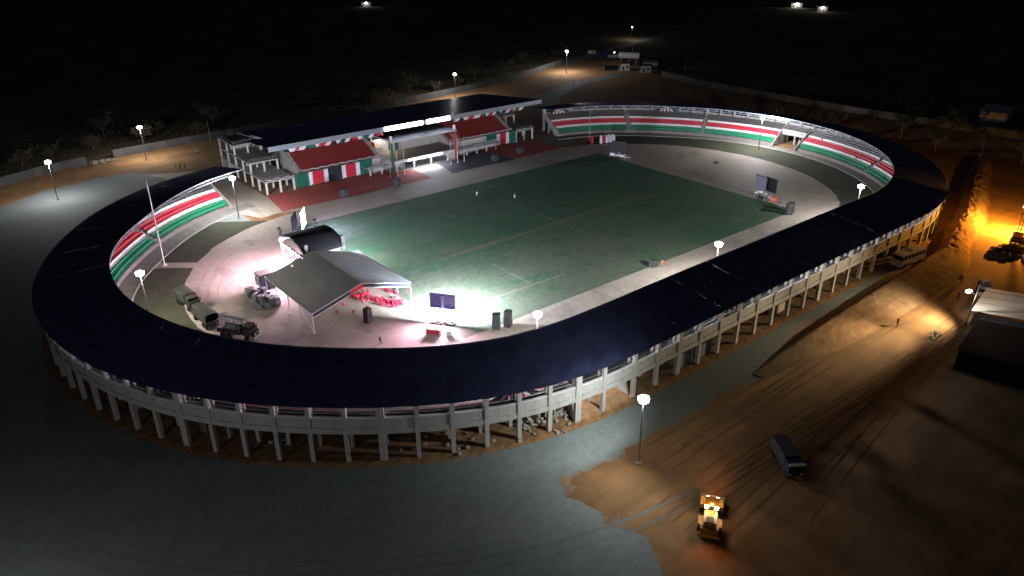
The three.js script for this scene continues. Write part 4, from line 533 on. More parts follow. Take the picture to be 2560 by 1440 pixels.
{ // flight cases and crates piled by the tent edge
  const mk = (x, y, z, w, h, d, ry, m, l, g) => { const o = thing('flight_case', l, 'case', [x, y, z], ry, g); part('body', bx(w, h, d, 0, h / 2 + 0.02, 0), m, o); part('edging', [-1, 1].flatMap(s => [bx(w + 0.03, 0.06, 0.06, 0, h, s * d / 2), bx(0.06, h, 0.06, s * w / 2, h / 2 + 0.02, d / 2), bx(0.06, h, 0.06, s * w / 2, h / 2 + 0.02, -d / 2)]), M.steel, o); part('lid_catch', bx(0.14, 0.1, 0.04, 0, h * 0.7, d / 2 + 0.02), M.white, o); part('lid_label', bx(0.3, 0.05, 0.3, 0.1, h + 0.04, 0), M.white, o); return o; };
  for (let i = 0; i < 6; i++) for (let j = 0; j < 3; j++) { const x = -77.2 + j * 1.1 + rr(-0.1, 0.1) + 0.15 * i, z = -4.6 + i * 1.2 + rr(-0.1, 0.1), h = rr(0.8, 1.2), m = (i + j) % 3 ? M.zinc : M.rubber; mk(x, 0, z, 0.95, h, 1.05, rr(-0.12, 0.12), m, 'grey flight case on the ground in the pile by the tent edge', 'flight cases on the ground by the tent'); if ((i * 3 + j) % 4 !== 3) mk(x, h + 0.02, z, 0.8, rr(0.5, 0.9), 0.9, rr(-0.2, 0.2), (i + j) % 2 ? M.zinc : M.cloth, 'flight case on top of another in the pile by the tent edge', 'flight cases on top of the pile'); }
  const bar1 = (x, z, ry) => { const g = [bx(2.2, 0.06, 0.06, 0, 1.1, 0), bx(2.2, 0.06, 0.06, 0, 0.25, 0)]; for (let k = 0; k <= 12; k++) g.push(bx(0.03, 0.9, 0.03, -1.1 + k * 0.183, 0.68, 0)); const o = thing('crowd_barrier', 'steel crowd barrier leaning with others by the flight cases', 'barrier', [x, 0.02, z], ry, 'crowd barriers by the flight cases'); part('frame', g, M.steel, o); part('foot', [bx(0.06, 0.06, 0.7, -0.8, 0.06, 0), bx(0.06, 0.3, 0.06, -0.8, 0.2, 0)], M.steel, o); part('foot', [bx(0.06, 0.06, 0.7, 0.8, 0.06, 0), bx(0.06, 0.3, 0.06, 0.8, 0.2, 0)], M.steel, o); };
  for (let k = 0; k < 4; k++) bar1(-78.6 + k * 0.12, 0.3 + k * 0.28, 1.9);
  const cr = thing('plywood_crate', 'plywood crate with a printed side beside a standing person', 'crate', [-76.9, 0, -6.4], 0.1); part('side', bx(1.4, 1.5, 1.2, 0, 0.77, 0), M.wood, cr); part('printed_panel', bx(0.04, 1.1, 0.9, -0.72, 0.8, 0), mat(0.5, 0.38, 0.26, 0.8), cr); part('batten', [bx(1.44, 0.1, 1.24, 0, 0.1, 0), bx(1.44, 0.1, 1.24, 0, 1.46, 0)], M.wood, cr);
  const cb = solo('cable', bar(V(-82.2, 0.05, -2.0), V(-78.4, 0.05, -3.1), 0.07, 6), M.black, 'black cable running over the track from trucks to the crates', 'cable'); const cb2 = solo('cable', bar(V(-89, 0.05, 0.6), V(-82.3, 0.05, -1.9), 0.07, 6), M.black, 'black cable lying on the track between the army trucks and case pile', 'cable');
}

// ------------------------------------------------------------------ under and beside the near stand
{ // stone piles
  const g0 = [0, 1, 2].map(i => { const g = new THREE.DodecahedronGeometry(0.32, 0); g.scale(1.25, 0.75, 0.9); g.rotateY(i); g.rotateX(0.3 * i); return g; }), gb = bx(0.62, 0.3, 0.32);
  const pile = (cx, cz, w, d, h, n, l, blocky) => { const o = thing('stone_pile', l, 'stone pile', [cx, 0, cz], 0, 'stone piles under the stand'); for (let k = 0; k < n; k++) { const t = k / n, lv = Math.floor(t * h / 0.32), sh = 1 - 0.75 * lv * 0.32 / h, m = new THREE.Mesh(blocky ? gb : g0[k % 3], k % 4 ? M.stone : M.conc); m.name = 'stone'; m.position.set(rr(-0.5, 0.5) * w * sh, 0.16 + lv * 0.3 + rr(-0.04, 0.04), rr(-0.5, 0.5) * d * sh + (blocky ? -0.25 * lv : 0)); m.rotation.set(rr(-0.3, 0.3), rr(0, 6.2), rr(-0.3, 0.3)); shadows(m); o.add(m); } };
  pile(-61.8, 63.4, 4.2, 4.4, 2.2, 150, 'heap of rough rounded stones under the stand', false); pile(-57.6, 65.0, 3.4, 3.8, 2.4, 150, 'squared heap of building stones under the stand beside the earth ramp', true); pile(-92.5, 44.5, 2.6, 2.2, 1.0, 50, 'low dim heap of stones under the curved end of the stand', false);
  for (let k = 0; k < 26; k++) { const s = rr(S[32], S[38]), p = P(s, rr(61.5, 69.3)), m = new THREE.Mesh(k % 2 ? gb : g0[k % 3], M.stone); m.name = numbered('loose_block'); shadows(m); m.position.set(p.x, 0.17, p.z); m.rotation.y = rr(0, 6); m.scale.setScalar(rr(0.7, 1.2)); scene.add(m); tag(m, 'loose stone block lying on the dirt by the stand columns', 'stone', 'loose stones under the stand'); }
  const rg = extr([[0, 0], [9, 0], [9, 0.05], [2.2, 2.3], [0, 2.35]], 6.2); rg.rotateY(-Math.PI / 2); rg.rotateY(Math.PI); solo('earth_ramp', rg, M.dirt, 'sloping earth ramp running up between stand columns beside the squared stone heap', 'ramp', null, [-52.6, 0.01, 60.2], 0);
  const metalCab = (x, l) => { const o = thing('steel_cabinet', l, 'cabinet', [x, 0, 67.9], 0, 'steel cabins under the stand'); part('body', bx(3.6, 2.4, 2.2, 0, 1.23, -1.1), M.zinc, o); for (let k = 0; k < 3; k++) part('door', bx(1.12, 2.2, 0.05, -1.2 + 1.2 * k, 1.2, 0.03), M.zinc, o); part('top_rail', [bx(3.7, 0.08, 0.12, 0, 2.48, 0), bx(0.1, 0.08, 2.2, 0.5, 2.48, -1.1)], M.steel, o); };
  metalCab(-30.6, 'blue grey sheet steel cabin between stand columns, one nearer the stone heaps'); metalCab(-25.4, 'blue grey sheet steel cabin between stand columns, one nearer the cream board');
  const cbd = thing('cream_board', 'cream panel board standing under the stand between columns', 'board', [-1.2, 0, 67.2]); part('panel', bx(2.7, 1.9, 0.1, 0, 1.1, 0), mat(0.6, 0.54, 0.42, 0.8), cbd); for (const x of [-1.1, 1.1]) part('leg', bx(0.1, 0.3, 0.5, x, 0.16, 0), M.steel, cbd);
}
{ // bus
  const o = thing('bus', 'white bus parked beside the stand, front turned to the gravel', 'bus', [41.4, 0, 71.6], Math.PI - 0.13); // front +x in local
  const L = 8.6, body = mat(0.56, 0.56, 0.54, 0.45);
  part('body', [bx(L, 1.3, 2.5, 0, 1.25, 0), bx(L, 0.35, 2.46, 0, 2.95, 0)], body, o); part('roof', [bx(L - 0.2, 0.14, 2.2, 0, 3.18, 0), bx(1.6, 0.22, 1.3, -1, 3.32, 0)], M.white, o); part('windscreen', bx(0.08, 0.85, 2.2, L / 2 - 0.05, 2.35, 0), M.glass, o);
  for (const s of [-1, 1]) for (let k = 0; k < 6; k++) part('window', bx(1.1, 0.8, 0.06, -3.5 + k * 1.32, 2.35, s * 1.2), M.glass, o); part('pillars', [-1, 1].flatMap(s => [0, 1, 2, 3, 4, 5, 6].map(k => bx(0.14, 0.9, 0.1, -4.15 + k * 1.32, 2.35, s * 1.19))), body, o); part('rear_wall', bx(0.1, 0.9, 2.4, -L / 2 + 0.05, 2.35, 0), body, o);
  part('bumper', bx(0.18, 0.35, 2.5, L / 2 + 0.05, 0.55, 0), M.white, o); for (const s of [-1, 1]) { part('headlight', bx(0.06, 0.22, 0.45, L / 2 + 0.02, 0.95, s * 0.9), M.seatwhite, o); part('mirror', bx(0.1, 0.5, 0.15, L / 2 + 0.1, 2.3, s * 1.4), M.black, o); } part('number_plate', bx(0.04, 0.14, 0.5, L / 2 + 0.16, 0.6, 0), M.yellow, o); wheels(o, [-2.6, 2.7], [-1.1, 1.1], 0.48);
  const v = thing('parked_van', 'dark van parked under the stand beside the bus', 'van', [42.5, 0, 66.2], Math.PI - 0.1); part('body', [bx(4.4, 0.9, 1.8, 0, 0.85, 0), bx(3.2, 0.8, 1.7, -0.4, 1.65, 0)], M.charcoal, v); part('windscreen', bx(0.06, 0.6, 1.5, 1.25, 1.6, 0, 0, 0, 0.4), M.glass, v); wheels(v, [-1.4, 1.4], [-0.8, 0.8], 0.35); part('headlight', bx(0.05, 0.15, 0.3, 2.21, 0.9, 0.6), M.white, v); part('headlight', bx(0.05, 0.15, 0.3, 2.21, 0.9, -0.6), M.white, v);
}
{ // berm of spoil along the outer side
  const ridge = [[-24, 77.5, 0.15], [-14, 76.7, 0.5], [-4, 76.3, 0.85], [8, 75.9, 1.0], [20, 75.5, 1.1], [31, 75.2, 1.1], [42, 75, 1.2], [52, 74.8, 1.4], [60, 73.6, 1.9], [70, 70.6, 2.4], [82, 68, 2.6], [96, 63.5, 2.6], [112, 57.5, 2.3], [136, 50, 1.6], [155, 44, 0.1]];
  const pos = [], idx = [], uv = [], n = 420, mW = 30; const at = t => { const q = t * (ridge.length - 1), i = Math.min(ridge.length - 2, Math.floor(q)), f = q - i; return [0, 1, 2].map(k => ridge[i][k] + (ridge[i + 1][k] - ridge[i][k]) * f); };
  for (let i = 0; i <= n; i++) { const [x, z, h] = at(i / n), [x2, z2] = at(Math.min(1, i / n + 0.01)), [x1, z1] = at(Math.max(0, i / n - 0.01)); let tx = x2 - x1, tz = z2 - z1; const l = Math.hypot(tx, tz); tx /= l; tz /= l; const nx = -tz, nz = tx; for (let j = 0; j <= mW; j++) { const w = (j / mW - 0.5) * 2, soft = sstep(62, 40, x), W = w > 0 ? (1.3 + h * 1.15) * (1 - soft) + (1 + h * 6) * soft : 0.7 + h * 0.9, o = w * W, prof = Math.pow(Math.max(0, 1 - w * w), 0.9), nn = fbm((x + 300) / 400 + o * 0.0025, (z + 300) / 400 + o * 0.004, 256, 5, 211); pos.push(x + nx * o + (nn - 0.5) * 0.5, -0.05 + h * prof * (1 + (0.5 - 0.32 * soft) * (nn - 0.5)), z + nz * o + (nn - 0.5) * 0.5); uv.push((x + nx * o) / 60, (z + nz * o) / 60); if (i < n && j < mW) { const a = i * (mW + 1) + j; idx.push(a, a + 1, a + mW + 1, a + 1, a + mW + 2, a + mW + 1); } } }
  const g = new THREE.BufferGeometry(); g.setAttribute('position', new THREE.Float32BufferAttribute(pos, 3)); g.setAttribute('uv', new THREE.Float32BufferAttribute(uv, 2)); g.setIndex(idx); g.computeVertexNormals(); const bm = struct('earth_berm', g, new THREE.MeshStandardMaterial({ map: dirtTex, roughness: 1, side: THREE.DoubleSide }));
}
console.log('near side', Math.round(performance.now()));

// ------------------------------------------------------------------ site on the right: sheds, pole lamp, drill rig
{
  const u = thing('utility_pole', 'leaning wooden utility pole with crossarm and a bracket lamp by the white roofed shed', 'pole', [20.5, 0, 92.2]);
  const top = V(0.6, 9.2, 0.5); part('pole', bar(V(0, 0, 0), top, 0.24, 8), M.bark, u); part('crossarm', [bar(V(-0.6, 8.7, -0.5), V(1.6, 8.8, 1.5), 0.12)], M.bark, u); for (const t of [0.1, 0.5, 0.9]) part('insulator', cyl(0.05, 0.04, 0.2, -0.6 + 2.2 * t, 8.8, -0.5 + 2 * t, 6), M.offwhite, u); part('bracket', bar(V(0.35, 6.4, 0.3), V(-0.5, 7.1, -0.5), 0.06), M.steel, u); part('lamp_head', bx(0.7, 0.4, 0.5, -0.62, 7.15, -0.6), M.lampWhite, u); part('lamp_head', bx(0.4, 0.4, 0.5, -1.15, 7.2, -0.75), M.lampWhite, u);  // second lamp head is added, to throw light farther along the road
  spot([19.7, 6.8, 91.4], [14, 0, 80.5], 1150, [1, 0.82, 0.54], 1.08, 1, 10); spot([19.6, 6.85, 91.3], [-14, 0, 77.5], 2600, [1, 0.8, 0.5], 0.45, 1, 10); spot([19.9, 6.9, 91.5], [27, 3, 94], 170, [1, 0.9, 0.74], 0.85, 0.7, 10);
  const wire = (a, b, sag) => { const pts = []; for (let k = 0; k <= 8; k++) { const t = k / 8; pts.push(a.clone().lerp(b, t).add(V(0, -sag * 4 * t * (1 - t), 0))); } return new THREE.TubeGeometry(new THREE.CatmullRomCurve3(pts), 16, 0.02, 4); };
  solo('overhead_wire', wire(V(21.1, 8.9, 92.7), V(37, 3.4, 101), 0.8), M.black, 'thin dark wire running from the utility pole over the white roof', 'wire');
  const s = thing('shed', 'open shed with a bright white metal roof beside the utility pole', 'shed', [0, 0, 0]); const rf = (a, b, c, d, y) => [V(a[0], y, a[1]), V(b[0], y, b[1]), V(c[0], y, c[1]), V(d[0], y, d[1])];
  { const A = V(21.2, 3.0, 92.3), B = V(33.9, 3.0, 90.2), C = V(37, 3.5, 100), D = V(24.4, 3.5, 102.4); for (let k = 0; k < 8; k++) { const l = (p, q, t) => p.clone().lerp(q, t), g = quad(l(A, B, k / 8), l(A, B, (k + 1) / 8 - 0.004), l(D, C, (k + 1) / 8 - 0.004), l(D, C, k / 8)); if (k % 2) g.translate(0, 0.03, 0); part('roof_sheet', g, M.white, s); } for (const p of [A, B, C, D]) part('post', bx(0.15, p.y, 0.15, p.x + (p.x < 30 ? 0.3 : -0.3), p.y / 2, p.z + 0.4), M.steel, s); part('side_sheet', quad(V(21.7, 0, 92.8), V(24.6, 0, 101.5), V(24.6, 2.6, 101.5), V(21.7, 2.6, 92.8)), M.zinc, s); part('side_sheet', quad(V(21.8, 0, 92.7), V(33, 0, 90.8), V(33, 1.2, 90.8), V(21.8, 1.2, 92.7)), M.offwhite, s); }
  const d = thing('dark_shed', 'large unlit shed with a black roof in front of the white roofed shed', 'shed', [0, 0, 0]); { const A = V(16.5, 4.0, 95.2), B = V(2.5, 4.0, 97.4), C = V(6, 4.4, 116), D = V(22, 4.4, 113); part('roof', quad(A, B, C, D), M.jetblack, d); part('wall', quad(V(16.3, 0, 95.5), V(2.8, 0, 97.6), V(2.8, 3.95, 97.6), V(16.3, 3.95, 95.5)), M.jetblack, d); part('wall', quad(V(16.4, 0, 95.5), V(21.5, 0, 112.8), V(21.5, 4.3, 112.8), V(16.4, 3.95, 95.5)), M.jetblack, d); part('wall', quad(V(3, 0, 97.6), V(6.3, 0, 115.5), V(6.3, 4.3, 115.5), V(3, 3.95, 97.6)), M.jetblack, d); part('wall', quad(V(6.3, 0, 115.5), V(21.5, 0, 112.8), V(21.5, 4.3, 112.8), V(6.3, 4.3, 115.5)), M.jetblack, d); }
  const tp = thing('tipper_truck', 'dark tipper truck with a pale cab behind the white roofed shed', 'truck', [37.5, 0, 88.6], 0.35); part('bed', [bx(3.6, 1.1, 2.2, 0.9, 1.5, 0)], M.bark, tp); part('cab', [bx(1.5, 1.6, 2.1, -2, 1.4, 0)], M.offwhite, tp); part('windscreen', bx(0.05, 0.7, 1.8, -2.78, 1.8, 0), M.glass, tp); part('load', [bx(2.2, 0.9, 1.6, 1.1, 2.4, 0, 0.4)], M.wood, tp); wheels(tp, [-1.9, 0.3, 1.9], [-0.95, 0.95], 0.45);
  // drill rig with sodium lamp
  const r = thing('drill_rig', 'drilling rig with an upright lattice mast and dark engine deck under the sodium lamp', 'drill rig', [74, 0, 82], 0.2); part('deck', [bx(6, 0.4, 2.4, 1.5, 1.0, 0), bx(2.6, 1.3, 2.2, 3.2, 1.85, 0)], M.darksteel, r); wheels(r, [0, 1.4, 3.6], [-1.1, 1.1], 0.5); { const g = []; for (const a of [-0.3, 0.3]) for (const b of [-0.3, 0.3]) g.push(bx(0.1, 7, 0.1, -1.4 + a, 4.2, b)); for (let k = 0; k < 12; k++) g.push(bar(V(-1.7, 0.9 + k * 0.55, 0.3), V(-1.1, 1.45 + k * 0.55, 0.3), 0.06), bar(V(-1.1, 0.9 + k * 0.55, -0.3), V(-1.7, 1.45 + k * 0.55, -0.3), 0.06)); part('mast', g, M.darksteel, r); } part('cab', bx(1.5, 1.5, 2, -0.2, 1.9, 0), M.yellow, r); part('drum', cyl(0.4, 0.4, 0.9, 5.2, 1.2, 0.2, 12), M.orange, r);
  const sl = thing('sodium_lamp', 'orange sodium street lamp on a bent pole behind the drill rig', 'street lamp', [78.5, 0, 81.5]); part('pole', cyl(0.1, 0.07, 7.2, 0, 0, 0), M.steel, sl); part('arm', bar(V(0, 7.1, 0), V(-0.9, 7.5, -0.7), 0.07), M.steel, sl); part('lamp_head', bx(0.8, 0.28, 0.4, -1.1, 7.5, -0.8), M.lampSodium, sl);
  spot([77.3, 7.1, 80.5], [78.8, 0, 75.6], 1900, [1, 0.58, 0.06], 0.85, 0.9, 12); point(77.2, 7.0, 80.4, 2600, [1, 0.40, 0.045], 12);
  { const g = [], n = 130; for (let k = 0; k < n; k++) { const a = rr(0, 6.28), rad = Math.sqrt(rnd()), c = new THREE.DodecahedronGeometry(rr(0.35, 0.9), 0); c.rotateX(rr(0, 3)); c.translate(Math.cos(a) * rad * 5.5, 0.1 + 1.5 * (1 - rad * rad) * rnd(), Math.sin(a) * rad * 2.6); g.push(c); } const m = solo('spoil_heap', g, M.bark, 'dark lumpy heap of spoil in front of the drill rig', 'heap', null, [64.5, 0, 83.2], -0.2); }
  const cr = (px, py, l, m) => { const p = gp(px, py); const o = thing('small_crate', l, 'crate', [p.x, 0, p.z], 0.4, 'small crates on the dirt'); part('body', bx(0.9, 0.6, 0.7, 0, 0.32, 0), m, o); part('lid', bx(0.95, 0.08, 0.75, 0, 0.66, 0), m, o); };
  cr(2408, 626, 'white crate lying alone on the dirt between berm and utility pole', M.white); cr(2507, 642, 'pale crate on the dirt beside the dark spoil heap', M.cloth);
  const sc = thing('site_pickup', 'orange lit pickup with shiny parts beside the dark spoil heap', 'pickup', [61.6, 0, 88.6], 0.5); part('body', [bx(4.2, 0.6, 1.7, 0, 0.75, 0), bx(1.5, 0.65, 1.6, 0.4, 1.35, 0)], M.offwhite, sc); part('windscreen', bx(0.05, 0.5, 1.4, 1.18, 1.35, 0, 0, 0, 0.4), M.glass, sc); part('bed', bx(1.7, 0.35, 1.6, -1.2, 1.2, 0), M.steel, sc); wheels(sc, [-1.3, 1.3], [-0.78, 0.78], 0.36);
  // scrap and brush at the pole foot
  { const o = thing('brush_pile', 'scattered pile of green brush and rags near the utility pole', 'brush', [11.6, 0, 90.4]), g = []; for (let k = 0; k < 70; k++) { const l = new THREE.PlaneGeometry(0.12, rr(0.3, 0.8)); l.rotateX(rr(-1.4, 1.4)); l.rotateY(rr(0, 6)); l.translate(rr(-2.4, 2.4), rr(0.03, 0.4), rr(-0.8, 0.8)); g.push(l); } part('branch', g, M.green, o); part('rag', [bx(0.5, 0.1, 0.4, -2.2, 0.08, 0.3, 0.4), bx(0.4, 0.12, 0.3, -1.3, 0.08, -0.2, 1)], M.offwhite, o); }
}
{ // wheel loader on the dirt, working lights on
  const o = thing('wheel_loader', 'yellow wheel loader with two white working lights on the dark dirt', 'loader', [-57.8, 0, 93.8], Math.atan2(0.55, 0.83)); // front +x
  part('rear_frame', [bx(2.8, 1.0, 1.7, -1.9, 1.4, 0), bx(0.9, 0.9, 2.2, -3.2, 1.3, 0)], M.yellow, o); part('engine_hood', [bx(2.3, 0.5, 1.5, -2.0, 2.15, 0)], M.yellow, o); part('hood_grille', [bx(0.9, 0.06, 0.9, -2.6, 2.43, 0)], M.charcoal, o); part('exhaust', cyl(0.09, 0.09, 0.8, -1.4, 2.35, 0.35), M.offwhite, o); part('cab', [bx(1.5, 1.5, 1.5, -0.2, 2.35, 0)], M.glass, o); part('cab_roof', [bx(1.7, 0.14, 1.7, -0.2, 3.17, 0)], M.yellow, o); part('front_frame', [bx(2.0, 0.8, 1.1, 1.4, 1.2, 0)], M.yellow, o);
  for (const x of [-2.1, 1.5]) for (const z of [-1.1, 1.1]) { const g = new THREE.CylinderGeometry(0.78, 0.78, 0.6, 18); g.rotateX(Math.PI / 2); g.translate(x, 0.78, z); const w = part('wheel', g, M.tyre, o); const h = new THREE.CylinderGeometry(0.38, 0.38, 0.64, 12); h.rotateX(Math.PI / 2); h.translate(x, 0.78, z); part('rim', h, M.yellow, w); part('mudguard', [bx(1.5, 0.1, 0.62, x, 1.66, z), bx(0.1, 0.5, 0.62, x - 0.75, 1.45, z)], M.yellow, o); }
  for (const z of [-0.5, 0.5]) part('lift_arm', [bar(V(0.6, 1.9, z), V(3.0, 1.0, z), 0.22)], M.yellow, o); { const g = []; for (let k = 0; k < 8; k++) { const f = t => [3.1 - 0.55 * Math.sin(t * 2.6) + 0.9 * t, 0.2 + 1.25 * (1 - t)]; const [x0, y0] = f(k / 8), [x1, y1] = f((k + 1) / 8); g.push(quad(V(x0, y0, -1.5), V(x0, y0, 1.5), V(x1, y1, 1.5), V(x1, y1, -1.5))); } g.push(bx(0.9, 1.1, 0.06, 3.2, 0.75, 1.5), bx(0.9, 1.1, 0.06, 3.2, 0.75, -1.5)); part('bucket', g, mat(0.32, 0.2, 0.12, 0.6, 0.2), o); } part('counterweight', [bx(0.35, 0.5, 2.6, -3.7, 0.9, 0)], M.yellow, o);
  for (const z of [-0.6, 0.6]) { part('work_light', [bx(0.14, 0.28, 0.34, 0.72, 3.0, z)], M.headlight, o); part('work_light', bx(0.16, 0.32, 0.4, -1.1, 3.02, z), M.headlight, o); } for (const z of [-0.7, 0.7]) part('tail_light', bx(0.06, 0.16, 0.2, -3.88, 1.4, z), M.red, o);
  const f = new THREE.Vector2(0.83, -0.55), w = (a, y) => [-57.8 + f.x * a, y, 93.8 + f.y * a];
  spot(w(1.0, 3.3), w(8.4, 0), 60, [1, 0.32, 0.13], 0.42, 1, 6); spot(w(-4.0, 2.9), w(-8.5, 0), 15, [1, 0.38, 0.13], 1.1, 1, 6); point(...w(-0.9, 3.75), 2.2, [1, 0.5, 0.22], 6); part('beacon', [bx(0.2, 0.16, 0.2, -0.9, 3.34, 0)], M.lampSodium, o);
  const c = thing('parked_lorry', 'dim pale fronted lorry parked on dark dirt past the loader', 'lorry', [-41.2, 0, 94.2], -2.2); part('body', [bx(4.6, 2.0, 2.2, -1.4, 1.7, 0)], M.charcoal, c); part('cab', [bx(1.6, 1.9, 2.2, 1.8, 1.5, 0)], M.navy, c); part('sun_visor', [bx(0.4, 0.2, 2.2, 2.6, 2.5, 0)], M.offwhite, c); part('windscreen', bx(0.06, 0.7, 1.9, 2.61, 1.9, 0), M.glass, c); for (const s of [-1, 1]) part('headlight', bx(0.08, 0.25, 0.4, 2.63, 0.95, s * 0.8), M.offwhite, c); wheels(c, [-2.6, -1.2, 1.8], [-0.95, 0.95], 0.45);
}

// ------------------------------------------------------------------ perimeter walls, gatehouses
function wall(name, label, pts, h = 2.6) { const o = thing(name, label, 'wall', [0, 0, 0]); for (let i = 0; i < pts.length - 1; i++) { const a = V(pts[i][0], 0, pts[i][1]), b = V(pts[i + 1][0], 0, pts[i + 1][1]), L = a.distanceTo(b), n = Math.max(1, Math.round(L / 3)), ry = -Math.atan2(b.z - a.z, b.x - a.x); for (let k = 0; k < n; k++) { const p = a.clone().lerp(b, (k + 0.5) / n), q = a.clone().lerp(b, k / n); part('panel', bx(L / n - 0.24, h, 0.12, p.x, h / 2, p.z, ry), (k * 7 + i) % 5 === 0 ? M.wallB : M.wallA, o); part('post', bx(0.24, h + 0.15, 0.26, q.x, (h + 0.15) / 2, q.z, ry), M.wallA, o); } } }
wall('perimeter_wall', 'short grey concrete panel wall past the rubble gap, behind the farthest gravel floodlight', [[-170, -104], [-135, -114], [-105, -123], [-92.6, -128.5], [-79.5, -132]]);
wall('perimeter_wall', 'long grey concrete panel wall running behind the grandstand', [[-71, -134.8], [-53.6, -136.4], [-11.6, -140], [22.7, -141], [44.4, -145], [87, -151.5], [124, -161], [168, -178]]);
wall('perimeter_wall', 'grey concrete panel wall on the far side beyond the curved stand', [[181, -118], [176, -89], [174.5, -55], [174, -17], [176, 10], [180, 50]]);
{ const g = [], o = []; for (let k = 0; k < 60; k++) { const c = new THREE.DodecahedronGeometry(rr(0.15, 0.5), 0); c.translate(rr(-3.5, 3.5), rr(0.05, 0.4), rr(-1.5, 1.5)); g.push(c); } solo('rubble_heap', g, M.stone, 'low heap of broken rubble in the wall gap', 'rubble', null, [-75, 0, -131.5], 0.1); }
function gatehouse(x, z, ry, label, w, d) { const o = thing('gatehouse', label, 'gatehouse', [x, 0, z], ry); part('wall', [bx(w, 3.4, 0.2, 0, 1.7, d / 2), bx(w, 3.4, 0.2, 0, 1.7, -d / 2), bx(0.2, 3.4, d - 0.2, w / 2 - 0.1, 1.7, 0), bx(0.2, 3.4, d - 0.2, -w / 2 + 0.1, 1.7, 0)], M.white, o); part('roof', [bx(w + 0.7, 0.2, d + 0.7, 0, 3.62, 0, 0, 0, 0.06)], M.charcoal, o); part('door', bx(0.9, 2.1, 0.06, -w * 0.2, 1.05, d / 2 + 0.12), M.charcoal, o); const wd = part('window', bx(1.1, 1.0, 0.06, w * 0.25, 1.9, d / 2 + 0.12), M.glass, o); part('window_frame', [bx(1.2, 0.08, 0.08, w * 0.25, 2.42, d / 2 + 0.13), bx(1.2, 0.08, 0.1, w * 0.25, 1.36, d / 2 + 0.13)], M.offwhite, wd); part('window', bx(0.06, 0.9, 0.9, -w / 2 - 0.02, 1.9, 0), M.glass, o); part('plinth', bx(w + 2.4, 0.18, d + 2, 0, 0.1, 0.6), M.conc, o); }
gatehouse(181.5, -143, -0.9, 'small white gatehouse with a dark door beside the gate pillar', 4.6, 4); gatehouse(184.5, -131.5, -0.9, 'small white gatehouse on a raised plinth by the far wall', 5, 4.2);
solo('gate_leaf', [bx(6.5, 2.6, 0.1, 0, 1.4, 0), bx(0.3, 3, 0.3, 3.4, 1.5, 0), bx(0.3, 3, 0.3, -3.4, 1.5, 0)], M.darksteel, 'dark sheet metal gate leaf beside the white gatehouse', 'gate', null, [174.5, 0, -146.5], -0.5);
{ const t = thing('water_tank', 'long white cylindrical tank lying on a stand behind the gatehouse', 'tank', [195, 0, -153], -0.95); const g = new THREE.CylinderGeometry(1.7, 1.7, 11, 18); g.rotateZ(Math.PI / 2); g.translate(0, 5, 0); part('tank_body', g, M.white, t); for (const x of [-4, 0, 4]) part('leg', [bx(0.3, 3.5, 2.2, x, 1.75, 0)], M.steel, t); for (const x of [-3.6, 3.6]) { const r = new THREE.CylinderGeometry(1.75, 1.75, 0.15, 18); r.rotateZ(Math.PI / 2); r.translate(x, 5, 0); part('band', r, M.steel, t); }
  const f = thing('flood_lamp', 'small white floodlight aimed at the end of the white tank', 'floodlight', [189.6, 0, -159]); part('pole', cyl(0.08, 0.06, 6.4, 0, 0, 0), M.steel, f); part('lamp_head', bx(0.4, 0.3, 0.3, 0, 6.4, 0), M.lampWhite, f); spot([190, 6.3, -158.5], [193, 4.5, -155], 45, [1, 0.95, 0.85], 0.9, 0.6);
  const v = thing('parked_minibus', 'small white minibus parked by the far road', 'minibus', [207, 0, -193.5], -0.4); part('body', [bx(4.8, 1.5, 1.9, 0, 1.2, 0), bx(4, 0.5, 1.8, -0.3, 2.1, 0)], M.white, v); part('window', bx(1.3, 0.6, 1.94, 0.3, 1.8, 0), M.glass, v); part('window', bx(0.06, 0.7, 1.6, 2.39, 1.6, 0), M.glass, v); wheels(v, [-1.5, 1.5], [-0.85, 0.85], 0.36);
  const tent = (x, z, m, l) => { const o = thing('tarpaulin_shelter', l, 'shelter', [x, 0, z], -0.5); part('cover', [quad(V(-4, 1.4, -2), V(4, 1.4, -2), V(4, 2.6, 0), V(-4, 2.6, 0)), quad(V(-4, 2.6, 0), V(4, 2.6, 0), V(4, 1.3, 2.2), V(-4, 1.3, 2.2))], m, o); for (const a of [-3.8, 3.8]) for (const b of [-1.9, 1.9]) part('post', bx(0.1, 1.4, 0.1, a, 0.7, b), M.wood, o); };
  tent(204.5, -180, M.blue, 'low shelter under a blue tarpaulin by the gate road'); tent(203, -171.5, M.offwhite, 'low shelter under a white tarpaulin by the tank');
  const h = thing('store_shed', 'dim grey roofed store behind the gatehouses', 'shed', [198, 0, -140], -0.9); part('roof', bx(8, 0.15, 5, 0, 3, 0, 0, 0.12), M.zinc, h); part('wall', [bx(7.4, 2.8, 0.15, 0, 1.4, 2.2), bx(7.4, 2.8, 0.15, 0, 1.4, -2.2), bx(0.15, 2.8, 4.3, 3.6, 1.4, 0), bx(0.15, 2.8, 4.3, -3.6, 1.4, 0)], M.conc, h);
}
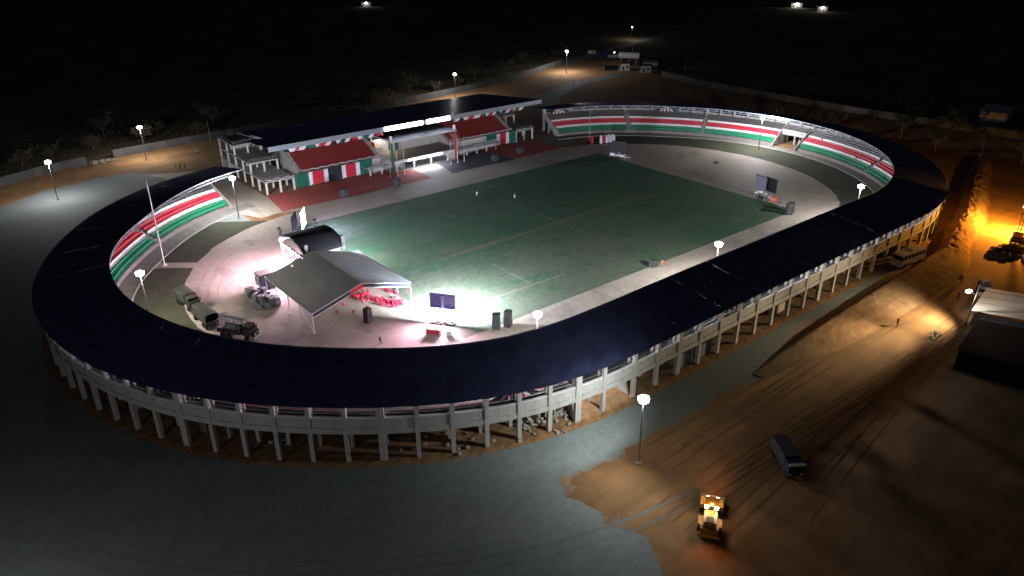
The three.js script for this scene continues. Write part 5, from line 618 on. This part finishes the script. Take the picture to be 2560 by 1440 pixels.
{ // buildings past the right hand wall and far lit houses
  const hs = (x, z, ry, w, d, hh, l, rf, lit) => { const o = thing('house', l, 'house', [x, 0, z], ry); part('wall', [bx(w, hh, 0.2, 0, hh / 2, d / 2), bx(w, hh, 0.2, 0, hh / 2, -d / 2), bx(0.2, hh, d - 0.2, w / 2 - 0.1, hh / 2, 0), bx(0.2, hh, d - 0.2, -w / 2 + 0.1, hh / 2, 0)], M.offwhite, o); part('roof', bx(w + 0.8, 0.2, d + 0.8, 0, hh + 0.2, 0, 0, 0.05), rf, o); part('door', bx(0.9, 2, 0.06, 0.6, 1, d / 2 + 0.12), M.charcoal, o); part('window', bx(1, 0.9, 0.06, -w * 0.25, 1.7, d / 2 + 0.12), M.glass, o); if (lit) { part('wall_lamp', bx(0.9, 0.9, 0.5, 0, hh - 0.4, d / 2 + 0.4), M.lampWhite, o); const p = V(0, hh - 0.5, d / 2 + 0.9).applyAxisAngle(V(0, 1, 0), ry); point(x + p.x, p.y, z + p.z, lit, [1, 0.95, 0.85], 8); } };
  hs(205, 28, 0.2, 14, 9, 4, 'pale roofed house past the far wall at the trees', M.offwhite); hs(186, 62, 0.1, 7, 5, 3.2, 'low house with a dim metal roof by the far wall trees', M.zinc); hs(560, -278, -0.9, 10, 8, 4, 'far house with a bright wall lamp, left of another lit house', M.zinc, 90); hs(545, -243, -0.9, 8, 7, 4, 'far small house with a bright wall lamp beyond the fields', M.zinc, 40); hs(262, -560, -0.4, 9, 7, 4, 'lone far house with a wall lamp beyond the grandstand side bush', M.zinc, 26);
}

// ------------------------------------------------------------------ trees and bushes
{
  const leafM = new THREE.MeshPhysicalMaterial({ color: new THREE.Color().setRGB(0.13, 0.11, 0.062), roughness: 0.95, transmission: 0.3, thickness: 0, side: THREE.DoubleSide }), leafM2 = new THREE.MeshPhysicalMaterial({ color: new THREE.Color().setRGB(0.05, 0.075, 0.035), roughness: 0.95, transmission: 0.3, thickness: 0, side: THREE.DoubleSide });
  function mkTree(h, w, n, m) {
    const o = new THREE.Group(), br = [], lf = [], tips = []; br.push(cyl(0.22, 0.12, h * 0.42, 0, 0, 0, 7));
    for (let k = 0; k < 9; k++) { const a = k * 2.4 + rnd(), r = rr(0.45, 1) * w, y = h * rr(0.5, 0.95), p0 = V(0, h * rr(0.25, 0.42), 0), p1 = V(Math.sin(a) * r * 0.7, y * 0.85, Math.cos(a) * r * 0.7), p2 = V(Math.sin(a + 0.3) * r, y, Math.cos(a + 0.3) * r); br.push(bar(p0, p1, 0.11), bar(p1, p2, 0.06)); tips.push(p1, p2, p1.clone().lerp(p2, 0.5)); for (let q = 0; q < 3; q++) { const t = p2.clone().add(V(rr(-1, 1), rr(-0.3, 0.8), rr(-1, 1)).multiplyScalar(w * 0.3)); br.push(bar(p1.clone().lerp(p2, rr(0.3, 1)), t, 0.04)); tips.push(t); } }
    for (let k = 0; k < n; k++) { const c = tips[Math.floor(rnd() * tips.length)], s = rr(0.12, 0.3), g = new THREE.PlaneGeometry(s, s * 1.6); g.rotateX(rr(-1.5, 1.5)); g.rotateY(rr(0, 6.2)); const q = V(rr(-1, 1), rr(-0.8, 0.8), rr(-1, 1)).multiplyScalar(0.9 * rnd() + 0.15); g.translate(c.x + q.x, c.y + q.y, c.z + q.z); lf.push(g); }
    part('trunk', br, M.bark, o); part('crown', lf, m, o); return o;
  }
  const protos = [mkTree(5.5, 2.8, 620, leafM), mkTree(7, 3.4, 800, leafM2), mkTree(4, 2.4, 480, leafM)];
  const put = (x, z, k, sc, label, group) => { const c = protos[k].clone(); c.name = numbered('thorn_tree'); c.position.set(x, 0, z); c.rotation.y = rr(0, 6.2); c.scale.setScalar(sc); scene.add(c); tag(c, label, 'tree', group); };
  const line = [[-140, -125], [-125, -130], [-112, -135], [-98, -140], [-86, -143], [-72, -150], [-60, -147], [-50, -156], [-40, -149], [-28, -158], [-15, -152], [-2, -150], [10, -161], [22, -153], [36, -158], [48, -156], [60, -164], [72, -160], [88, -163], [104, -169], [120, -175], [136, -186], [156, -192], [30, -172], [-30, -172], [-66, -166], [184, -203], [206, -214], [-108, -152]];
  line.forEach(([x, z], i) => put(x + rr(-2, 2), z + rr(-2, 2), i % 3, rr(0.8, 1.3), 'dry thorn tree growing behind the long perimeter wall', 'thorn trees behind the perimeter wall'));
  [[150, 18], [158, 30], [152, 44], [163, 52], [146, 58], [166, 14], [160, 64], [140, 34], [168, 36]].forEach(([x, z]) => put(x, z, 1, rr(0.9, 1.4), 'leafy tree in the dark grove inside the far wall', 'grove inside the far wall'));
  [[190, -40], [196, -70], [188, 4], [200, -20], [194, -95]].forEach(([x, z], i) => put(x, z, i % 3, rr(0.7, 1.1), 'thorn tree growing beyond the far side wall', 'trees beyond the far side wall'));
  // low scrub on the fields: nobody could count it
  const g = []; for (let k = 0; k < 16; k++) { const l = new THREE.PlaneGeometry(0.16, 0.7); l.translate(0, 0.35, 0); l.rotateX(rr(-0.8, 0.8)); l.rotateY(rr(0, 6.2)); g.push(l.toNonIndexed()); }
  const tuft = mergeGeometries(g), N = 2600, im = new THREE.InstancedMesh(tuft, leafM, N), m4 = new THREE.Matrix4(); let n = 0; while (n < N) { let x, z; const q = rnd(); if (q < 0.55) { x = rr(-170, 220); z = -139 - 0.13 * (x + 60) - rr(3, 42); if (x > 120) z -= 0.25 * (x - 120); } else if (q < 0.8) { x = rr(178, 250); z = rr(-130, 40); } else { x = rr(110, 172); z = rr(-70, 20); if (Math.hypot(x - 48, z - 1) < 82) continue; } m4.compose(V(x, 0, z), new THREE.Quaternion().setFromAxisAngle(V(0, 1, 0), rr(0, 6)), V(1, 1, 1).multiplyScalar(rr(0.6, 1.7))); im.setMatrixAt(n++, m4); } im.name = 'scrub'; shadows(im); tag(im, 'low dry scrub scattered over the fields beyond the walls', 'scrub'); im.userData.kind = 'stuff'; scene.add(im);
}
console.log('outside', Math.round(performance.now()));

// ------------------------------------------------------------------ people
{
  const cache = new Map();
  function body(pose, cols) {
    const J = { hip: [0, 0.92, 0], chest: [0, 1.28, 0.02], neck: [0, 1.45, 0.01], head: [0, 1.58, 0.03], crown: [0, 1.66, 0.02], sl: [0.17, 1.4, 0], sr: [-0.17, 1.4, 0], hl: [0.09, 0.9, 0], hr: [-0.09, 0.9, 0], el: [0.24, 1.13, 0.0], er: [-0.24, 1.13, 0.0], wl: [0.25, 0.88, 0.08], wr: [-0.25, 0.88, 0.08], kl: [0.1, 0.5, 0.02], kr: [-0.1, 0.5, 0.02], al: [0.1, 0.08, -0.02], ar: [-0.1, 0.08, -0.02], tl: [0.11, 0.04, 0.15], tr: [-0.11, 0.04, 0.15] };
    if (pose === 'walk') Object.assign(J, { kl: [0.09, 0.52, 0.2], al: [0.09, 0.09, 0.3], tl: [0.09, 0.06, 0.46], kr: [-0.09, 0.5, -0.04], ar: [-0.09, 0.12, -0.32], tr: [-0.09, 0.04, -0.18], el: [0.24, 1.15, -0.14], wl: [0.24, 0.92, -0.16], er: [-0.24, 1.15, 0.1], wr: [-0.22, 0.96, 0.28] });
    if (pose === 'raise') Object.assign(J, { er: [-0.3, 1.22, 0.2], wr: [-0.16, 1.42, 0.34], el: [0.3, 1.22, 0.18], wl: [0.14, 1.42, 0.34] });
    if (pose === 'bend') Object.assign(J, { chest: [0, 1.18, 0.22], neck: [0, 1.28, 0.36], head: [0, 1.32, 0.48], crown: [0, 1.36, 0.54], sl: [0.17, 1.25, 0.3], sr: [-0.17, 1.25, 0.3], el: [0.22, 0.98, 0.38], er: [-0.22, 0.98, 0.38], wl: [0.18, 0.75, 0.44], wr: [-0.18, 0.75, 0.44] });
    const B = [['hip', 'chest', 0.145, 0.15], ['chest', 'neck', 0.13, 0.06], ['neck', 'head', 0.055, 0.085], ['head', 'crown', 0.095, 0.085], ['sl', 'sr', 0.07, 0.07], ['sl', 'el', 0.055, 0.045], ['el', 'wl', 0.042, 0.032], ['sr', 'er', 0.055, 0.045], ['er', 'wr', 0.042, 0.032], ['hl', 'kl', 0.09, 0.062], ['kl', 'al', 0.058, 0.042], ['hr', 'kr', 0.09, 0.062], ['kr', 'ar', 0.058, 0.042], ['al', 'tl', 0.045, 0.035], ['ar', 'tr', 0.045, 0.035], ['hl', 'hr', 0.1, 0.1]];
    const add = []; for (const s of ['l', 'r']) { const w = V(...J['w' + s]), e = V(...J['e' + s]), d = w.clone().sub(e).normalize(), sd = s === 'l' ? 1 : -1, side = V(0, 1, 0).cross(d); if (side.length() < 0.2) side.set(0, 0, 1); side.normalize(); const palm = w.clone().addScaledVector(d, 0.08); add.push([w, palm, 0.032, 0.034]); for (let k = 0; k < 4; k++) { const a = palm.clone().addScaledVector(side, (k - 1.5) * 0.019); add.push([a, a.clone().addScaledVector(d, 0.075 - 0.008 * Math.abs(k - 1.3)).addScaledVector(side, (k - 1.5) * 0.008), 0.01, 0.008]); } const th = w.clone().addScaledVector(d, 0.03); add.push([th, th.clone().addScaledVector(d, 0.05).addScaledVector(side, 0.05 * sd), 0.012, 0.009]); }
    const R = 46, mc = new MarchingCubes(R, new THREE.MeshBasicMaterial(), false, false, 60000); mc.isolation = 0; const half = R / 2, bones = [...B.map(([a, b, r0, r1]) => [V(...J[a]), V(...J[b]), r0, r1]), ...add];
    const p = new THREE.Vector3(), ab = new THREE.Vector3();
    for (let z = 0; z < R; z++) for (let y = 0; y < R; y++) for (let x = 0; x < R; x++) { p.set((x - half) / half * 0.95, (y - half) / half * 0.95 + 0.88, (z - half) / half * 0.95); let acc = 0; if (Math.abs(p.x) > 0.48 || Math.abs(p.z) > 0.72) { mc.field[x + y * R + z * R * R] = -0.3; continue; } for (const [a, b, r0, r1] of bones) { ab.subVectors(b, a); const t = Math.min(1, Math.max(0, (p.x - a.x) * ab.x + (p.y - a.y) * ab.y + (p.z - a.z) * ab.z) / ab.lengthSq()), dx = p.x - a.x - ab.x * t, dy = p.y - a.y - ab.y * t, dz = p.z - a.z - ab.z * t; const dd = Math.hypot(dx, dy, dz) - (r0 + (r1 - r0) * t); acc += Math.exp(-Math.min(60, dd * 60)); } mc.field[x + y * R + z * R * R] = Math.log(Math.max(acc, 1e-20)) / 60; }
    mc.update(); const n = mc.count !== undefined ? mc.count : mc.geometry.drawRange.count, src = mc.positionArray, pos = new Float32Array(n * 3), nor = new Float32Array(mc.normalArray.slice(0, n * 3)), col = new Float32Array(n * 3);
    for (let i = 0; i < n; i++) { const x = src[3 * i] * 0.95, y = src[3 * i + 1] * 0.95 + 0.88, z = src[3 * i + 2] * 0.95; pos.set([x, y, z], 3 * i); let best = 1e9, bi = 0; B.forEach(([a, b, r0, r1], k) => { const A = V(...J[a]), q = V(x, y, z), t2 = V(...J[b]).sub(A), t = Math.min(1, Math.max(0, q.clone().sub(A).dot(t2) / t2.lengthSq())), dd = q.distanceTo(A.addScaledVector(t2, t)) - (r0 + (r1 - r0) * t); if (dd < best) { best = dd; bi = k; } }); const zone = [1, 1, 0, 3, 1, 1, 0, 1, 0, 2, 2, 2, 2, 4, 4, 2][bi]; const c = zone === 0 ? [0.11, 0.062, 0.04] : zone === 1 ? cols[0] : zone === 2 ? cols[1] : zone === 3 ? (y > J.head[1] + 0.05 || z < J.head[2] - 0.03 ? [0.012, 0.011, 0.01] : [0.11, 0.062, 0.04]) : [0.03, 0.03, 0.03]; col.set(c, 3 * i); }
    for (let i = 0; i < n * 3; i++) nor[i] = -nor[i]; const g = new THREE.BufferGeometry(); g.setAttribute('position', new THREE.BufferAttribute(pos, 3)); g.setAttribute('color', new THREE.BufferAttribute(col, 3)); g.computeVertexNormals(); return g;
  }
  const pm = new THREE.MeshStandardMaterial({ vertexColors: true, roughness: 0.85, side: THREE.DoubleSide });
  const W = [0.6, 0.6, 0.6], Kc = [0.02, 0.02, 0.022], Or = [0.7, 0.17, 0.05], Gr = [0.1, 0.1, 0.11], Bl = [0.03, 0.04, 0.12], Rd = [0.2, 0.02, 0.02];
  function person(x, z, ry, pose, cols, label, group) { const k = pose + JSON.stringify(cols); if (!cache.has(k)) cache.set(k, body(pose, cols)); const o = thing('person', label, 'person', [x, 0.02, z], ry, group); part('body', cache.get(k), pm, o); return o; }
  person(-66.9, 28.7, 1.2, 'walk', [Kc, Kc], 'person in dark clothes walking alone on the pale track'); person(-3.7, -26.8, 0.4, 'bend', [W, W], 'person in white bending over on the pitch'); person(3.1, -18.4, -0.5, 'stand', [Gr, W], 'person in grey top and pale trousers on the pitch'); person(2.7, -28.8, 0.9, 'stand', [Gr, Kc], 'person in dim grey clothes standing on the pitch line');
  person(-1.7, 38.2, 2.2, 'stand', [Or, Gr], 'person in an orange vest beside the low speaker box'); person(52.7, 32.2, 0.3, 'stand', [Kc, W], 'person in dark top and pale trousers beside the far speaker stacks'); person(-77.5, -5.9, 1.2, 'stand', [Rd, Kc], 'person in a dark red top beside the plywood crate');
  person(39.4, 83.8, 2.6, 'walk', [Gr, Kc], 'person in grey walking far along the lit dirt'); person(39.9, 83.2, 2.6, 'walk', [Kc, Gr], 'person walking half hidden beside the grey walker'); person(31, 86.6, -0.6, 'raise', [Kc, Bl], 'person in black raising both hands near the utility pole'); person(10.8, 84.2, -0.7, 'raise', [Kc, Kc], 'person in black with a long shadow on the lit dirt, arms raised'); person(17.7, 75.9, 0.5, 'bend', [W, W], 'person in white bending at the edge of the berm');
  person(-59.3, -109.6, 0.8, 'walk', [W, Kc], 'person in a white top in the walking group by the wall'); person(-58.4, -108.1, 0.8, 'walk', [Gr, Bl], 'person in a grey top in the walking group by the wall'); person(-57.2, -107.2, 0.8, 'stand', [Kc, Kc], 'person in black standing at the end of the walking group'); person(-48.5, -121.5, 0.2, 'stand', [W, Kc], 'person in a white top alone on the dirt near the wall');
  person(129.6, -128, 0.3, 'walk', [W, Gr], 'person in white on the gate road'); person(139, -132, 1.3, 'walk', [Or, Kc], 'person in orange beside the gate road');
}
console.log('people', Math.round(performance.now()));
renderer.render(scene, camera);
